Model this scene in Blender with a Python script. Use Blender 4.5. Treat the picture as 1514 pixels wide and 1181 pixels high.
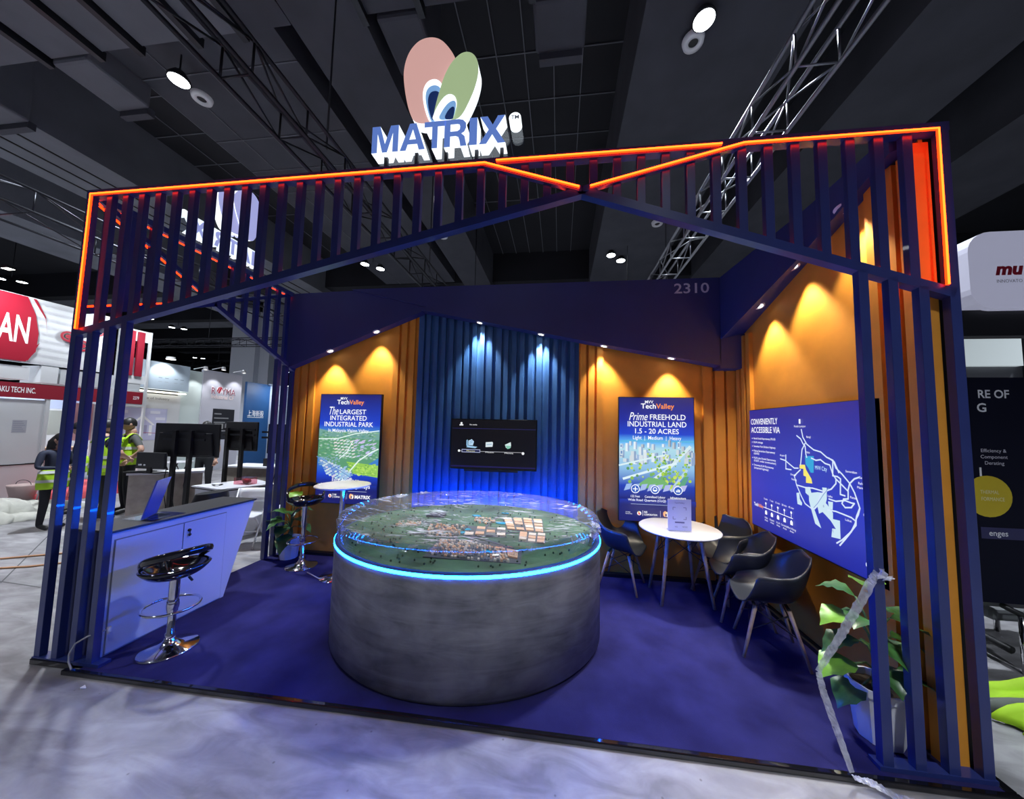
import bpy, bmesh, math, random
from mathutils import Vector, Matrix
from math import sin, cos, pi, radians
random.seed(7)
S = bpy.context.scene
for o in list(bpy.data.objects): bpy.data.objects.remove(o)
COL = S.collection

# ---------------------------------------------------------------- camera, world, lights, exposure
def cam_basis(yaw, pitch, roll):
    fw = Vector((sin(yaw)*cos(pitch), cos(yaw)*cos(pitch), sin(pitch)))
    r = Vector((cos(yaw), -sin(yaw), 0)); u = r.cross(fw)
    return fw, cos(roll)*r + sin(roll)*u, -sin(roll)*r + cos(roll)*u
fw, cr, cu = cam_basis(-0.1221, 0.0686, 0.0211)
cd = bpy.data.cameras.new('camera'); cam = bpy.data.objects.new('camera', cd); COL.objects.link(cam)
cam.matrix_world = Matrix(((cr.x, cu.x, -fw.x, 3.8213), (cr.y, cu.y, -fw.y, -2.0959), (cr.z, cu.z, -fw.z, 1.77), (0, 0, 0, 1)))
cd.sensor_fit = 'HORIZONTAL'; cd.sensor_width = 36; cd.lens = 486.684/1514*36
cd.shift_x = (757-768.21)/1514; cd.shift_y = (599.43-590.5)/1514
cd.clip_start = 0.05; cd.clip_end = 300
S.camera = cam
S.view_settings.view_transform = 'Standard'; S.view_settings.look = 'None'
S.view_settings.gamma = 1.0; S.view_settings.use_curve_mapping = False
S.view_settings.exposure = 0.2
W = bpy.data.worlds.new('hall_air'); S.world = W; W.use_nodes = True
W.node_tree.nodes['Background'].inputs[0].default_value = (0.055, 0.06, 0.09, 1)
W.node_tree.nodes['Background'].inputs[1].default_value = 1.0

HALL_LAMP_W = 360
SPOT_W = 70
RING = (0.27, 17.0, 180.0)
NEON = (8.0, 0.14, 0.012)
NEON_CORE = (12.0, 0.58, 0.05)

def hall_light(x, y, z, p=HALL_LAMP_W):
    d = bpy.data.lights.new('high_bay', 'AREA'); d.shape = 'DISK'; d.size = 0.45; d.energy = p
    d.color = (0.86, 0.92, 1.0); d.spread = radians(95)
    o = bpy.data.objects.new('high_bay_light', d); o.location = (x, y, z); COL.objects.link(o)
def spot_light(x, y, z, tx, ty, tz, p=SPOT_W, ang=78, colr=(1, .9, .74)):
    d = bpy.data.lights.new('downlight_beam', 'SPOT'); d.energy = p; d.spot_size = radians(ang); d.spot_blend = 0.55
    d.shadow_soft_size = 0.03; d.color = colr
    o = bpy.data.objects.new('downlight_beam', d); o.location = (x, y, z); COL.objects.link(o)
    o.rotation_euler = Vector((tx-x, ty-y, tz-z)).to_track_quat('-Z', 'Y').to_euler()
LAMPS = [(-3.03, 2.6), (5.87, 2.66), (5.73, 9.5), (-3.4, 9.4)]
for (x, y), k in zip(LAMPS, (.7, .6, 1.0, 1.0)): hall_light(x, y, 7.82, HALL_LAMP_W*k)
for x, y, k in [(-3.0, -4.5, .5), (5.9, -4.5, .6), (-12, -3, .6), (14.8, -4.5, .5), (-12, 2.6, 1.4), (14.8, 2.6, .6), (-12, 9.5, 1.5), (14.8, 9.5, .6), (-20.5, 9.3, 1), (-21, 16, 1)]: hall_light(x, y, 7.82, HALL_LAMP_W*k)

# ---------------------------------------------------------------- materials
def lin(c):
    c = c/255.0
    return c/12.92 if c <= 0.04045 else ((c+0.055)/1.055)**2.4
def L(r, g, b): return (lin(r), lin(g), lin(b))
MATS = {}
def mat(name, col, rough=0.5, metal=0.0, emit=None, es=1.0, noise=None, alpha=1.0, spec=0.5, coat=0.0):
    if name in MATS: return MATS[name]
    m = bpy.data.materials.new(name); m.use_nodes = True; nt = m.node_tree; b = nt.nodes['Principled BSDF']
    b.inputs['Base Color'].default_value = (*col, 1); b.inputs['Roughness'].default_value = rough
    b.inputs['Metallic'].default_value = metal; b.inputs['Specular IOR Level'].default_value = spec
    b.inputs['Coat Weight'].default_value = coat
    if emit: b.inputs['Emission Color'].default_value = (*emit, 1); b.inputs['Emission Strength'].default_value = es
    if alpha < 1: b.inputs['Alpha'].default_value = alpha
    if noise:
        sc, lo, hi, bump = noise
        tc = nt.nodes.new('ShaderNodeTexCoord'); n = nt.nodes.new('ShaderNodeTexNoise'); n.inputs['Scale'].default_value = sc
        n.inputs['Detail'].default_value = 6
        rp = nt.nodes.new('ShaderNodeValToRGB'); rp.color_ramp.elements[0].position = .3; rp.color_ramp.elements[1].position = .7
        rp.color_ramp.elements[0].color = (*[c*lo for c in col], 1); rp.color_ramp.elements[1].color = (*[min(1, c*hi) for c in col], 1)
        nt.links.new(tc.outputs['Object'], n.inputs['Vector']); nt.links.new(n.outputs['Fac'], rp.inputs[0]); nt.links.new(rp.outputs[0], b.inputs['Base Color'])
        if bump:
            bp = nt.nodes.new('ShaderNodeBump'); bp.inputs['Strength'].default_value = bump; bp.inputs['Distance'].default_value = .01
            nt.links.new(n.outputs['Fac'], bp.inputs['Height']); nt.links.new(bp.outputs[0], b.inputs['Normal'])
    MATS[name] = m; return m
def emission(name, col, s=1.0):
    m = bpy.data.materials.new(name); m.use_nodes = True; nt = m.node_tree; nt.nodes.clear()
    e = nt.nodes.new('ShaderNodeEmission'); e.inputs[0].default_value = (*col, 1); e.inputs[1].default_value = s
    o = nt.nodes.new('ShaderNodeOutputMaterial'); nt.links.new(e.outputs[0], o.inputs[0]); MATS[name] = m; return m
def print_mat(name, lit, s=1.0):
    m = bpy.data.materials.new(name); m.use_nodes = True; nt = m.node_tree; b = nt.nodes['Principled BSDF']
    a = nt.nodes.new('ShaderNodeVertexColor'); a.layer_name = 'Col'
    b.inputs['Roughness'].default_value = .4
    if lit:
        b.inputs['Base Color'].default_value = (.02, .02, .02, 1)
        nt.links.new(a.outputs[0], b.inputs['Emission Color']); b.inputs['Emission Strength'].default_value = s
    else: nt.links.new(a.outputs[0], b.inputs['Base Color'])
    return m
PRINT_LIT = print_mat('backlit_print', True, .95); PRINT_DIM = print_mat('screen_print', True, .8); PRINT_DIM.node_tree.nodes['Principled BSDF'].inputs['Specular IOR Level'].default_value = .15; PRINT = print_mat('matt_print', False)

navy = mat('navy_paint', (.022, .036, .165), .30, noise=(4, .92, 1.08, 0), coat=.25)
navy_flat = mat('navy_board', (.024, .032, .15), .6, noise=(2, .9, 1.1, 0))
blue_fab = mat('blue_board', (.025, .105, .28), .65, noise=(9, .9, 1.1, .05))
orange = mat('orange_board', (.78, .315, .032), .6, noise=(5, .92, 1.06, .03))
black = mat('black_matt', (.008, .008, .01), .5)
black_gl = mat('black_gloss', (.006, .006, .007), .08, coat=.6)
black_pl = mat('black_plastic', (.016, .017, .02), .42)
chair_pl = mat('chair_shell', (.022, .025, .032), .36)
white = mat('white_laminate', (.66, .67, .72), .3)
white_pl = mat('white_plastic', (.74, .75, .78), .4)
whitewall = mat('white_panel', (.66, .69, .72), .6, noise=(.8, .93, 1.0, 0))
chrome = mat('chrome', (.8, .8, .82), .09, 1.0)
steel = mat('dark_steel', (.045, .047, .055), .4, .8)
alu = mat('aluminium', (.30, .31, .34), .38, .9)
wood = mat('beech_wood', (.46, .32, .22), .5, noise=(24, .8, 1.12, 0))
beige = mat('limewashed_wood', (.40, .36, .31), .6, noise=(9, .8, 1.1, .02))
darktop = mat('charcoal_top', (.028, .029, .035), .45)
red = mat('red_panel', (.28, .012, .03), .5)
soil = mat('potting_soil', (.03, .02, .012), .9, noise=(60, .6, 1.4, .4))
skin = mat('skin', (.42, .24, .17), .55); hairm = mat('black_hair', (.01, .009, .009), .5)
lime = mat('hi_vis_fabric', (.42, .72, .02), .7); silver = mat('reflective_tape', (.6, .62, .62), .35)
navycl = mat('navy_cloth', (.018, .024, .05), .8); charcl = mat('charcoal_cloth', (.06, .063, .062), .8)
trous = mat('black_trousers', (.008, .009, .014), .8); shoe = mat('black_shoe', (.01, .01, .012), .5)
NEONM = emission('orange_neon', NEON); CORE = emission('neon_core', NEON_CORE); RINGM = emission('blue_led', RING); WHITE_LED = emission('white_led', (1.0, .97, .88), 9)
BAY = emission('high_bay_glow', (.9, .96, 1.0), 14); SIGNGLOW = emission('sign_glow', (.86, .93, 1.0), 1.35)

def concrete():
    m = bpy.data.materials.new('polished_concrete'); m.use_nodes = True; nt = m.node_tree; b = nt.nodes['Principled BSDF']
    tc = nt.nodes.new('ShaderNodeTexCoord'); N = nt.nodes; K = nt.links.new
    n1 = N.new('ShaderNodeTexNoise'); n1.inputs['Scale'].default_value = .9; n1.inputs['Detail'].default_value = 8; n1.inputs['Roughness'].default_value = .62
    mp = N.new('ShaderNodeMapping'); mp.inputs['Scale'].default_value = (1.2, 3.5, 1); mp.inputs['Rotation'].default_value = (0, 0, .5)
    n2 = N.new('ShaderNodeTexNoise'); n2.inputs['Scale'].default_value = 2.2; n2.inputs['Detail'].default_value = 9; n2.inputs['Distortion'].default_value = .8
    n3 = N.new('ShaderNodeTexVoronoi'); n3.inputs['Scale'].default_value = 7
    K(tc.outputs['Object'], n1.inputs['Vector']); K(tc.outputs['Object'], mp.inputs['Vector']); K(mp.outputs[0], n2.inputs['Vector']); K(tc.outputs['Object'], n3.inputs['Vector'])
    r1 = N.new('ShaderNodeValToRGB'); r1.color_ramp.elements[0].position = .34; r1.color_ramp.elements[1].position = .68
    r1.color_ramp.elements[0].color = (.20, .197, .207, 1); r1.color_ramp.elements[1].color = (.38, .38, .40, 1)
    r2 = N.new('ShaderNodeValToRGB'); r2.color_ramp.elements[0].position = .36; r2.color_ramp.elements[1].position = .64
    r2.color_ramp.elements[0].color = (.62, .61, .62, 1); r2.color_ramp.elements[1].color = (1.1, 1.1, 1.1, 1)
    r3 = N.new('ShaderNodeValToRGB'); r3.color_ramp.elements[0].position = .03; r3.color_ramp.elements[1].position = .06
    r3.color_ramp.elements[0].color = (.45, .43, .43, 1); r3.color_ramp.elements[1].color = (1, 1, 1, 1)
    K(n1.outputs['Fac'], r1.inputs[0]); K(n2.outputs['Fac'], r2.inputs[0]); K(n3.outputs['Distance'], r3.inputs[0])
    x1 = N.new('ShaderNodeMix'); x1.data_type = 'RGBA'; x1.blend_type = 'MULTIPLY'; x1.inputs[0].default_value = 1
    K(r1.outputs[0], x1.inputs[6]); K(r2.outputs[0], x1.inputs[7])
    x2 = N.new('ShaderNodeMix'); x2.data_type = 'RGBA'; x2.blend_type = 'MULTIPLY'; x2.inputs[0].default_value = .8
    K(x1.outputs[2], x2.inputs[6]); K(r3.outputs[0], x2.inputs[7])
    K(x2.outputs[2], b.inputs['Base Color']); b.inputs['Roughness'].default_value = .42
    bp = N.new('ShaderNodeBump'); bp.inputs['Strength'].default_value = .15; bp.inputs['Distance'].default_value = .01
    K(n2.outputs['Fac'], bp.inputs['Height']); K(bp.outputs[0], b.inputs['Normal'])
    return m
def stone():
    m = bpy.data.materials.new('brushed_cement'); m.use_nodes = True; nt = m.node_tree; b = nt.nodes['Principled BSDF']; N = nt.nodes; K = nt.links.new
    tc = N.new('ShaderNodeTexCoord'); mp = N.new('ShaderNodeMapping'); mp.inputs['Scale'].default_value = (1.2, 1.2, 7)
    n = N.new('ShaderNodeTexNoise'); n.inputs['Scale'].default_value = 1.5; n.inputs['Detail'].default_value = 9; n.inputs['Distortion'].default_value = 1.1; n.inputs['Roughness'].default_value = .6
    n2 = N.new('ShaderNodeTexNoise'); n2.inputs['Scale'].default_value = 4; n2.inputs['Detail'].default_value = 8
    K(tc.outputs['Object'], mp.inputs['Vector']); K(mp.outputs[0], n.inputs['Vector']); K(tc.outputs['Object'], n2.inputs['Vector'])
    a = N.new('ShaderNodeMath'); a.operation = 'ADD'; h = N.new('ShaderNodeMath'); h.operation = 'MULTIPLY'; h.inputs[1].default_value = .5
    K(n.outputs['Fac'], a.inputs[0]); K(n2.outputs['Fac'], a.inputs[1]); K(a.outputs[0], h.inputs[0])
    r = N.new('ShaderNodeValToRGB'); r.color_ramp.elements[0].position = .36; r.color_ramp.elements[1].position = .64
    r.color_ramp.elements[0].color = (.14, .14, .15, 1); r.color_ramp.elements[1].color = (.38, .375, .385, 1)
    K(h.outputs[0], r.inputs[0]); K(r.outputs[0], b.inputs['Base Color']); b.inputs['Roughness'].default_value = .6
    return m
def carpet_mat():
    m = bpy.data.materials.new('navy_carpet'); m.use_nodes = True; nt = m.node_tree; b = nt.nodes['Principled BSDF']; N = nt.nodes; K = nt.links.new
    tc = N.new('ShaderNodeTexCoord'); n = N.new('ShaderNodeTexNoise'); n.inputs['Scale'].default_value = 350
    n2 = N.new('ShaderNodeTexNoise'); n2.inputs['Scale'].default_value = 3; n2.inputs['Detail'].default_value = 5
    K(tc.outputs['Object'], n.inputs['Vector']); K(tc.outputs['Object'], n2.inputs['Vector'])
    r = N.new('ShaderNodeValToRGB'); r.color_ramp.elements[0].position = .3; r.color_ramp.elements[1].position = .72
    r.color_ramp.elements[0].color = (.013, .012, .062, 1); r.color_ramp.elements[1].color = (.026, .025, .115, 1)
    K(n2.outputs['Fac'], r.inputs[0]); K(r.outputs[0], b.inputs['Base Color']); b.inputs['Roughness'].default_value = .95; b.inputs['Specular IOR Level'].default_value = .1
    bp = N.new('ShaderNodeBump'); bp.inputs['Strength'].default_value = .5; bp.inputs['Distance'].default_value = .004
    K(n.outputs['Fac'], bp.inputs['Height']); K(bp.outputs[0], b.inputs['Normal'])
    return m
def clear(name, tint=(1, 1, 1), gloss=.12, rough=.05, haze=0.0, bump=None):
    """thin clear sheet: see-through, with reflections (and a milky part)"""
    m = bpy.data.materials.new(name); m.use_nodes = True; nt = m.node_tree; nt.nodes.clear(); N = nt.nodes; K = nt.links.new
    t = N.new('ShaderNodeBsdfTransparent'); t.inputs[0].default_value = (*tint, 1)
    g = N.new('ShaderNodeBsdfGlossy'); g.inputs['Roughness'].default_value = rough
    lw = N.new('ShaderNodeLayerWeight'); lw.inputs[0].default_value = .5
    pw = N.new('ShaderNodeMath'); pw.operation = 'POWER'; pw.inputs[1].default_value = 4.0; K(lw.outputs['Facing'], pw.inputs[0])
    fr = N.new('ShaderNodeMath'); fr.operation = 'MULTIPLY_ADD'; fr.inputs[1].default_value = .55; fr.inputs[2].default_value = .035; K(pw.outputs[0], fr.inputs[0])
    mth = N.new('ShaderNodeMath'); mth.operation = 'ADD'; mth.inputs[1].default_value = gloss; K(fr.outputs[0], mth.inputs[0])
    cl = N.new('ShaderNodeMath'); cl.operation = 'MINIMUM'; cl.inputs[1].default_value = .85; K(mth.outputs[0], cl.inputs[0])
    mx = N.new('ShaderNodeMixShader'); K(cl.outputs[0], mx.inputs[0]); K(t.outputs[0], mx.inputs[1]); K(g.outputs[0], mx.inputs[2])
    last = mx
    if bump or haze:
        tc = N.new('ShaderNodeTexCoord'); n = N.new('ShaderNodeTexNoise'); n.inputs['Scale'].default_value = (bump or (8, .5))[0]; n.inputs['Detail'].default_value = 7; n.inputs['Distortion'].default_value = 1.6
        K(tc.outputs['Object'], n.inputs['Vector'])
    if bump:
        bp = N.new('ShaderNodeBump'); bp.inputs['Strength'].default_value = bump[1]; bp.inputs['Distance'].default_value = .05
        K(n.outputs['Fac'], bp.inputs['Height']); K(bp.outputs[0], g.inputs['Normal'])
    if haze:
        d = N.new('ShaderNodeBsdfDiffuse'); d.inputs[0].default_value = (.8, .82, .9, 1)
        r = N.new('ShaderNodeValToRGB'); r.color_ramp.elements[0].position = .48; r.color_ramp.elements[1].position = .72
        r.color_ramp.elements[0].color = (0, 0, 0, 1); r.color_ramp.elements[1].color = (haze, haze, haze, 1); K(n.outputs['Fac'], r.inputs[0])
        m2 = N.new('ShaderNodeMixShader'); K(r.outputs[0], m2.inputs[0]); K(mx.outputs[0], m2.inputs[1]); K(d.outputs[0], m2.inputs[2]); last = m2
    o = N.new('ShaderNodeOutputMaterial'); K(last.outputs[0], o.inputs[0]); MATS[name] = m; return m
def milky_film():
    m = bpy.data.materials.new('bunched_film'); m.use_nodes = True; nt = m.node_tree; nt.nodes.clear(); N = nt.nodes; K = nt.links.new
    t = N.new('ShaderNodeBsdfTransparent'); d = N.new('ShaderNodeBsdfDiffuse'); d.inputs[0].default_value = (.72, .74, .86, 1)
    g = N.new('ShaderNodeBsdfGlossy'); g.inputs['Roughness'].default_value = .22
    tc = N.new('ShaderNodeTexCoord'); n = N.new('ShaderNodeTexNoise'); n.inputs['Scale'].default_value = 22; n.inputs['Detail'].default_value = 4; K(tc.outputs['Object'], n.inputs['Vector'])
    bp = N.new('ShaderNodeBump'); bp.inputs['Strength'].default_value = .6; bp.inputs['Distance'].default_value = .02; K(n.outputs['Fac'], bp.inputs['Height']); K(bp.outputs[0], g.inputs['Normal'])
    a = N.new('ShaderNodeMixShader'); K(n.outputs['Fac'], a.inputs[0]); K(t.outputs[0], a.inputs[1]); K(d.outputs[0], a.inputs[2])
    c = N.new('ShaderNodeMixShader'); c.inputs[0].default_value = .14; K(a.outputs[0], c.inputs[1]); K(g.outputs[0], c.inputs[2])
    o = N.new('ShaderNodeOutputMaterial'); K(c.outputs[0], o.inputs[0]); MATS['bunched_film'] = m; return m
def film_mat():
    m = bpy.data.materials.new('cling_film'); m.use_nodes = True; nt = m.node_tree; nt.nodes.clear(); N = nt.nodes; K = nt.links.new
    t = N.new('ShaderNodeBsdfTransparent'); t.inputs[0].default_value = (.97, .975, .99, 1)
    g = N.new('ShaderNodeBsdfGlossy'); g.inputs['Roughness'].default_value = .12
    tc = N.new('ShaderNodeTexCoord'); mp = N.new('ShaderNodeMapping'); mp.inputs['Rotation'].default_value = (0, 0, .5); mp.inputs['Scale'].default_value = (1.3, 6, 2)
    n = N.new('ShaderNodeTexNoise'); n.inputs['Scale'].default_value = 3.2; n.inputs['Detail'].default_value = 8; n.inputs['Distortion'].default_value = 2.2
    n2 = N.new('ShaderNodeTexNoise'); n2.inputs['Scale'].default_value = 2.0; n2.inputs['Detail'].default_value = 2
    K(tc.outputs['Object'], mp.inputs['Vector']); K(mp.outputs[0], n.inputs['Vector']); K(tc.outputs['Object'], n2.inputs['Vector'])
    bp = N.new('ShaderNodeBump'); bp.inputs['Strength'].default_value = .5; bp.inputs['Distance'].default_value = .03; K(n.outputs['Fac'], bp.inputs['Height']); K(bp.outputs[0], g.inputs['Normal'])
    lw = N.new('ShaderNodeLayerWeight'); lw.inputs[0].default_value = .5
    pw = N.new('ShaderNodeMath'); pw.operation = 'POWER'; pw.inputs[1].default_value = 4.0; K(lw.outputs['Facing'], pw.inputs[0])
    fr = N.new('ShaderNodeMath'); fr.operation = 'MULTIPLY_ADD'; fr.inputs[1].default_value = .55; fr.inputs[2].default_value = .035; K(pw.outputs[0], fr.inputs[0])
    k = N.new('ShaderNodeMath'); k.operation = 'MULTIPLY'; k.inputs[1].default_value = .45; K(fr.outputs[0], k.inputs[0])
    mx = N.new('ShaderNodeMixShader'); K(k.outputs[0], mx.inputs[0]); K(t.outputs[0], mx.inputs[1]); K(g.outputs[0], mx.inputs[2])
    d = N.new('ShaderNodeBsdfDiffuse'); d.inputs[0].default_value = (.8, .82, .9, 1)  # whitish diffuse streaks: highlights on the film's wrinkles put into its colour
    r1 = N.new('ShaderNodeValToRGB'); r1.color_ramp.elements[0].position = .52; r1.color_ramp.elements[1].position = .68; K(n.outputs['Fac'], r1.inputs[0])
    r2 = N.new('ShaderNodeValToRGB'); r2.color_ramp.elements[0].position = .40; r2.color_ramp.elements[1].position = .62; r2.color_ramp.elements[0].color = (.12, .12, .12, 1); K(n2.outputs['Fac'], r2.inputs[0])
    a = N.new('ShaderNodeMath'); a.operation = 'MULTIPLY'; K(r1.outputs[0], a.inputs[0]); K(r2.outputs[0], a.inputs[1])
    a2 = N.new('ShaderNodeMath'); a2.operation = 'MULTIPLY_ADD'; a2.inputs[1].default_value = .95; a2.inputs[2].default_value = .06; K(a.outputs[0], a2.inputs[0])
    m2 = N.new('ShaderNodeMixShader'); K(a2.outputs[0], m2.inputs[0]); K(mx.outputs[0], m2.inputs[1]); K(d.outputs[0], m2.inputs[2])
    o = N.new('ShaderNodeOutputMaterial'); K(m2.outputs[0], o.inputs[0]); MATS['cling_film'] = m; return m
ACRYL = clear('clear_acrylic', (.93, .96, 1), .03); FILM = film_mat()
FILMSTRIP = milky_film(); BLUEACR = clear('blue_sheet', (.30, .42, .95), .04, .1)

# ---------------------------------------------------------------- mesh helpers
class MB:
    def __init__(s): s.v = []; s.f = []; s.m = []; s.sm = []
    def add(s, vs, fs, m=0, smooth=False):
        b = len(s.v); s.v += [tuple(v) for v in vs]
        for f in fs: s.f.append([b+i for i in f]); s.m.append(m); s.sm.append(smooth)
        return s
    def box(s, x0, x1, y0, y1, z0, z1, m=0):
        if x0 > x1: x0, x1 = x1, x0
        if y0 > y1: y0, y1 = y1, y0
        if z0 > z1: z0, z1 = z1, z0
        return s.add([(x0,y0,z0),(x1,y0,z0),(x1,y1,z0),(x0,y1,z0),(x0,y0,z1),(x1,y0,z1),(x1,y1,z1),(x0,y1,z1)],
                     [(0,3,2,1),(4,5,6,7),(0,1,5,4),(1,2,6,5),(2,3,7,6),(3,0,4,7)], m)
    def rbox(s, cx, cy, z0, z1, lx, ly, rz, m=0):
        c, n = cos(rz), sin(rz); P = [(cx+c*a*lx/2-n*b*ly/2, cy+n*a*lx/2+c*b*ly/2) for a, b in ((-1,-1),(1,-1),(1,1),(-1,1))]
        return s.prism([(p[0], p[1]) for p in P], 'z', z0, z1, m)
    def bar(s, p, q, w, h, up=(0, 0, 1), m=0):
        p, q = Vector(p), Vector(q); d = (q-p).normalized(); a = d.cross(Vector(up))
        if a.length < 1e-4: a = d.cross(Vector((0, 1, 0)))
        a.normalize(); b = a.cross(d); a *= w/2; b *= h/2
        return s.add([p-a-b, p+a-b, p+a+b, p-a+b, q-a-b, q+a-b, q+a+b, q-a+b],
                     [(0,3,2,1),(4,5,6,7),(0,1,5,4),(1,2,6,5),(2,3,7,6),(3,0,4,7)], m)
    def tube(s, pts, r, n=8, m=0, closed=False, caps=True):
        pts = [Vector(p) for p in pts]; N = len(pts); rs = r if isinstance(r, (list, tuple)) else [r]*N
        ref = None; vs = []
        for i, p in enumerate(pts):
            a = pts[(i-1) % N] if (closed or i > 0) else p; b = pts[(i+1) % N] if (closed or i < N-1) else p
            d = (b-a).normalized()
            if ref is None: ref = d.orthogonal().normalized()
            ref = (ref - d*ref.dot(d))
            if ref.length < 1e-5: ref = d.orthogonal()
            ref.normalize(); bi = d.cross(ref)
            for k in range(n):
                t = 2*pi*k/n; vs.append(p + rs[i]*(cos(t)*ref + sin(t)*bi))
        fs = []
        for i in range(N if closed else N-1):
            j = (i+1) % N
            for k in range(n): fs.append((i*n+k, i*n+(k+1) % n, j*n+(k+1) % n, j*n+k))
        if not closed and caps: fs += [tuple(range(n-1, -1, -1)), tuple((N-1)*n+k for k in range(n))]
        return s.add(vs, fs, m, True)
    def lathe(s, prof, n=24, c=(0, 0, 0), m=0, smooth=True):
        vs = []; fs = []
        for r, z in prof:
            for k in range(n): t = 2*pi*k/n; vs.append((c[0]+r*cos(t), c[1]+r*sin(t), c[2]+z))
        for i in range(len(prof)-1):
            for k in range(n): fs.append((i*n+k, i*n+(k+1) % n, (i+1)*n+(k+1) % n, (i+1)*n+k))
        return s.add(vs, fs, m, smooth)
    def prism(s, poly, ax, a, b, m=0):
        n = len(poly); ar = sum(poly[i][0]*poly[(i+1) % n][1]-poly[(i+1) % n][0]*poly[i][1] for i in range(n))
        if ar < 0: poly = poly[::-1]
        def P(p, t): return {'z': (p[0], p[1], t), 'y': (p[0], t, p[1]), 'x': (t, p[0], p[1])}[ax]
        vs = [P(p, a) for p in poly]+[P(p, b) for p in poly]
        return s.add(vs, [tuple(range(n-1, -1, -1)), tuple(range(n, 2*n))]+[(i, (i+1) % n, n+(i+1) % n, n+i) for i in range(n)], m)
    def ball(s, c, rx, ry, rz, n=10, m=0):
        vs = []; fs = []; k = n//2+1
        for i in range(k+1):
            p = pi*i/k
            for j in range(n): t = 2*pi*j/n; vs.append((c[0]+rx*sin(p)*cos(t), c[1]+ry*sin(p)*sin(t), c[2]+rz*cos(p)))
        for i in range(k):
            for j in range(n): fs.append((i*n+j, i*n+(j+1) % n, (i+1)*n+(j+1) % n, (i+1)*n+j))
        return s.add(vs, fs, m, True)
    def grid(s, fn, nu, nv, m=0, smooth=True):
        vs = [fn(i/nu, j/nv) for j in range(nv+1) for i in range(nu+1)]
        return s.add(vs, [(j*(nu+1)+i, j*(nu+1)+i+1, (j+1)*(nu+1)+i+1, (j+1)*(nu+1)+i) for j in range(nv) for i in range(nu)], m, smooth)
    def build(s, name, mats, parent=None, fix=True):
        me = bpy.data.meshes.new(name)
        org = ORG.get(parent.name, Vector()) if parent else None
        if org is None:
            xs = [v[0] for v in s.v]; ys = [v[1] for v in s.v]; zs = [v[2] for v in s.v]
            org = Vector(((min(xs)+max(xs))/2, (min(ys)+max(ys))/2, min(zs)))
        me.from_pydata([tuple(Vector(v)-org) for v in s.v], [], s.f)
        for p, mi, sm in zip(me.polygons, s.m, s.sm): p.material_index = mi; p.use_smooth = sm
        for mt in (mats if isinstance(mats, (list, tuple)) else [mats]): me.materials.append(mt)
        if fix:
            bm = bmesh.new(); bm.from_mesh(me); bmesh.ops.recalc_face_normals(bm, faces=bm.faces); bm.to_mesh(me); bm.free()
        return link(name, me, parent, org)
ORG = {}
def link(name, me, parent, org):
    o = bpy.data.objects.new(name, me); COL.objects.link(o)
    if parent: o.parent = parent
    else: o.location = org
    ORG[o.name] = Vector(org) if not parent else ORG.get(parent.name, Vector())
    return o
def thing(name, label, cat, loc=(0, 0, 0), rz=0, group=None):
    o = bpy.data.objects.new(name, None); COL.objects.link(o); o.location = loc; o.rotation_euler = (0, 0, rz); o.empty_display_size = .1
    ORG[o.name] = Vector(loc) if rz == 0 else Vector()
    return tag(o, label, cat, group)
def tag(o, label=None, cat=None, group=None, kind=None):
    if label: o['label'] = label
    if cat: o['category'] = cat
    if group: o['group'] = group
    if kind: o['kind'] = kind
    return o
def struct(o, label=None): o['kind'] = 'structure'; return tag(o, label)
def kids(o): return list(o.children)
def dup(o, loc=None, rz=None, label=None, group=None, parent=None):
    c = o.copy(); COL.objects.link(c)
    if parent: c.parent = parent
    if loc is not None: c.location = loc
    if rz is not None: c.rotation_euler = (0, 0, rz)
    if label: c['label'] = label
    if group: c['group'] = group
    for k in kids(o): dup(k, parent=c)
    return c
def bevel(o, w=.004, seg=2):
    m = o.modifiers.new('soft_edges', 'BEVEL'); m.width = w; m.segments = seg; m.limit_method = 'ANGLE'; return o

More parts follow.
